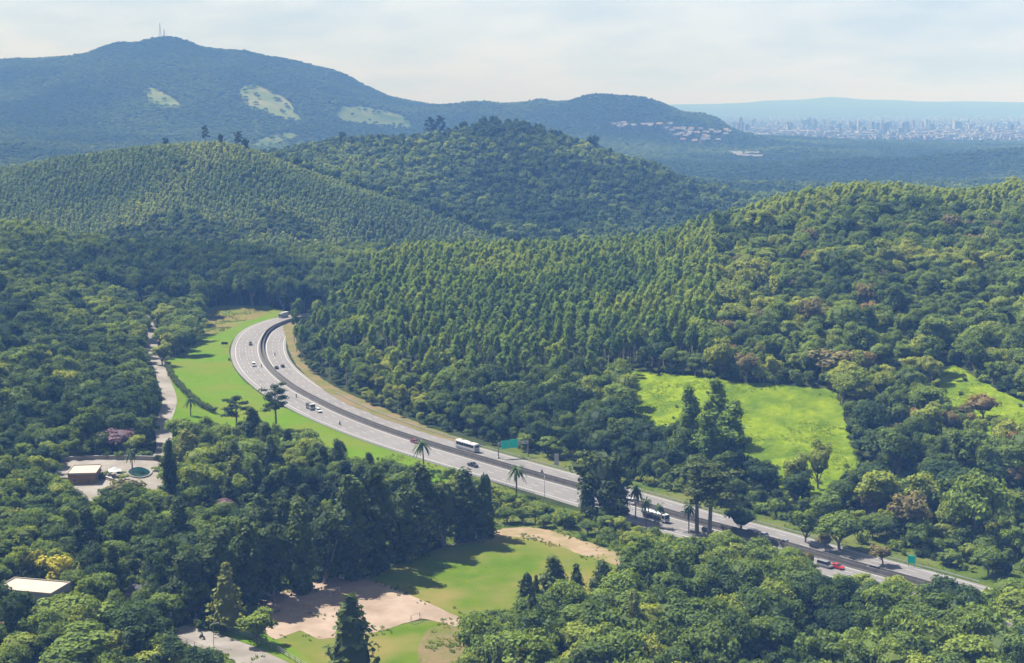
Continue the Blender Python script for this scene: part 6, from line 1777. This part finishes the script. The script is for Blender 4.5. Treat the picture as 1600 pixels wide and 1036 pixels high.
def low_rise():
    b = {m: B() for m in ('city_a', 'city_b', 'city_c')}
    n = 5200
    Y = rc.uniform(5900, 15500, n); px = rc.uniform(1120, 1640, n); x = (px - 800) / FPX * (Y * CP + 130 * SP); z = gz_many(x, Y)
    V, F, MI = [], [], []
    for i in range(n):
        w, d, h = rc.uniform(6, 16), rc.uniform(6, 14), rc.uniform(5, 14)
        if rc.random() < 0.02: w, d, h = rc.uniform(40, 80), rc.uniform(30, 50), 10
        q = B().box(x[i] - w, x[i] + w, Y[i] - d, Y[i] + d, z[i] - 5, z[i] + h)
        F += [[j + len(V) for j in f] for f in q.f[1:]]; V += q.v; MI += [int(rc.choice(3, p=(.62, .16, .22)))] * 5
    tag(obj("low_rise_city", new_mesh("low_rise_city", V, F, [M['city_a'], M['city_b'], M['city_c']], midx=MI)), "sea of low pale buildings round the towers of the far city", kind="stuff")
low_rise()

HW = [B().box(-6, 6, -5, 5, -3, 5).mesh("wall", M[m]) for m in ('city_b', 'city_c')]
_r = [(-6.6, -5.6, 5.0), (6.6, -5.6, 5.0), (6.6, 5.6, 5.0), (-6.6, 5.6, 5.0), (-6.6, 0, 8.2), (6.6, 0, 8.2)]
village = []
HR = [B().raw(_r, [[0, 1, 5, 4], [2, 3, 4, 5], [1, 2, 5], [3, 0, 4], [3, 2, 1, 0]]).mesh("roof", M[m]) for m in ('city_b', 'city_c')]
for k in range(64):
    if k < 40: px, py = rc.uniform(1040, 1142), rc.uniform(203, 226)
    elif k < 56: px, py = rc.uniform(955, 1050), rc.uniform(197, 204)
    else: px, py = rc.uniform(1150, 1186), rc.uniform(243, 250)
    x, y = on_ground(px, py); big = k >= 56
    t = thing("hill_house", None, "house", (x, y, ground_z(x, y) + 3), rc.uniform(-.6, .6),
              "sheds in the far clearing" if big else "houses of the hillside village" if k < 40 else "houses along the foot of the far ridge")
    row_ = 'upper' if py < 210 else 'middle' if py < 218 else 'lower'; sec_ = 'left' if px < 1075 else 'central' if px < 1108 else 'right'
    rf_ = 'brownish' if not big and k % 4 == 0 else 'grey'
    village.append((t, px, "low pale shed in the clearing before the city plain" if big else f"tiny {rf_} roofed house, {row_} row, {sec_} part of the hillside village" if k < 40 else f"tiny {rf_} roofed house along the {'left' if px < 1000 else 'right'} foot of the far ridge"))
    t.scale = (2.2, 1.6, 1.2) if big else (1.1, 1.1, 1.5)
    obj("wall", HW[k % 2 if not big else 0], t); obj("roof", HR[1 if not big and k % 4 == 0 else 0], t)
ordinal_labels(village)
# ------------------------------------------------------------------ air
def build_haze():
    x0, x1, y0, y1, z0, z1 = -52000, 52000, -400, 46000, HAZE_Z0, 480.0
    v = [(x, y, z) for z in (z0, z1) for y in (y0, y1) for x in (x0, x1)]
    f = [[0, 2, 3, 1], [4, 5, 7, 6], [0, 1, 5, 4], [2, 6, 7, 3], [0, 4, 6, 2], [1, 3, 7, 5]]
    m = bpy.data.materials.new("haze_air"); m.use_nodes = True
    n, l = m.node_tree.nodes, m.node_tree.links; n.clear()
    out = n.new("ShaderNodeOutputMaterial"); pv = n.new("ShaderNodeVolumePrincipled")
    pv.inputs["Color"].default_value = HAZE_COL
    pv.inputs["Density"].default_value = HAZE_D
    pv.inputs["Absorption Color"].default_value = (1, 1, 1, 1)     # clear air only scatters
    pv.inputs["Anisotropy"].default_value = -0.58
    l.new(pv.outputs[0], out.inputs["Volume"])
    tag(obj("haze", new_mesh("haze", v, f, [m])), "pale blue haze filling the valley air", kind="stuff")
HAZE_Z0 = min(v.co.z for v in bpy.data.objects["ground"].data.vertices) - 1.0
HAZE_D = 1.8e-4
HAZE_COL = (0.21, 0.45, 1.0, 1)
build_haze()
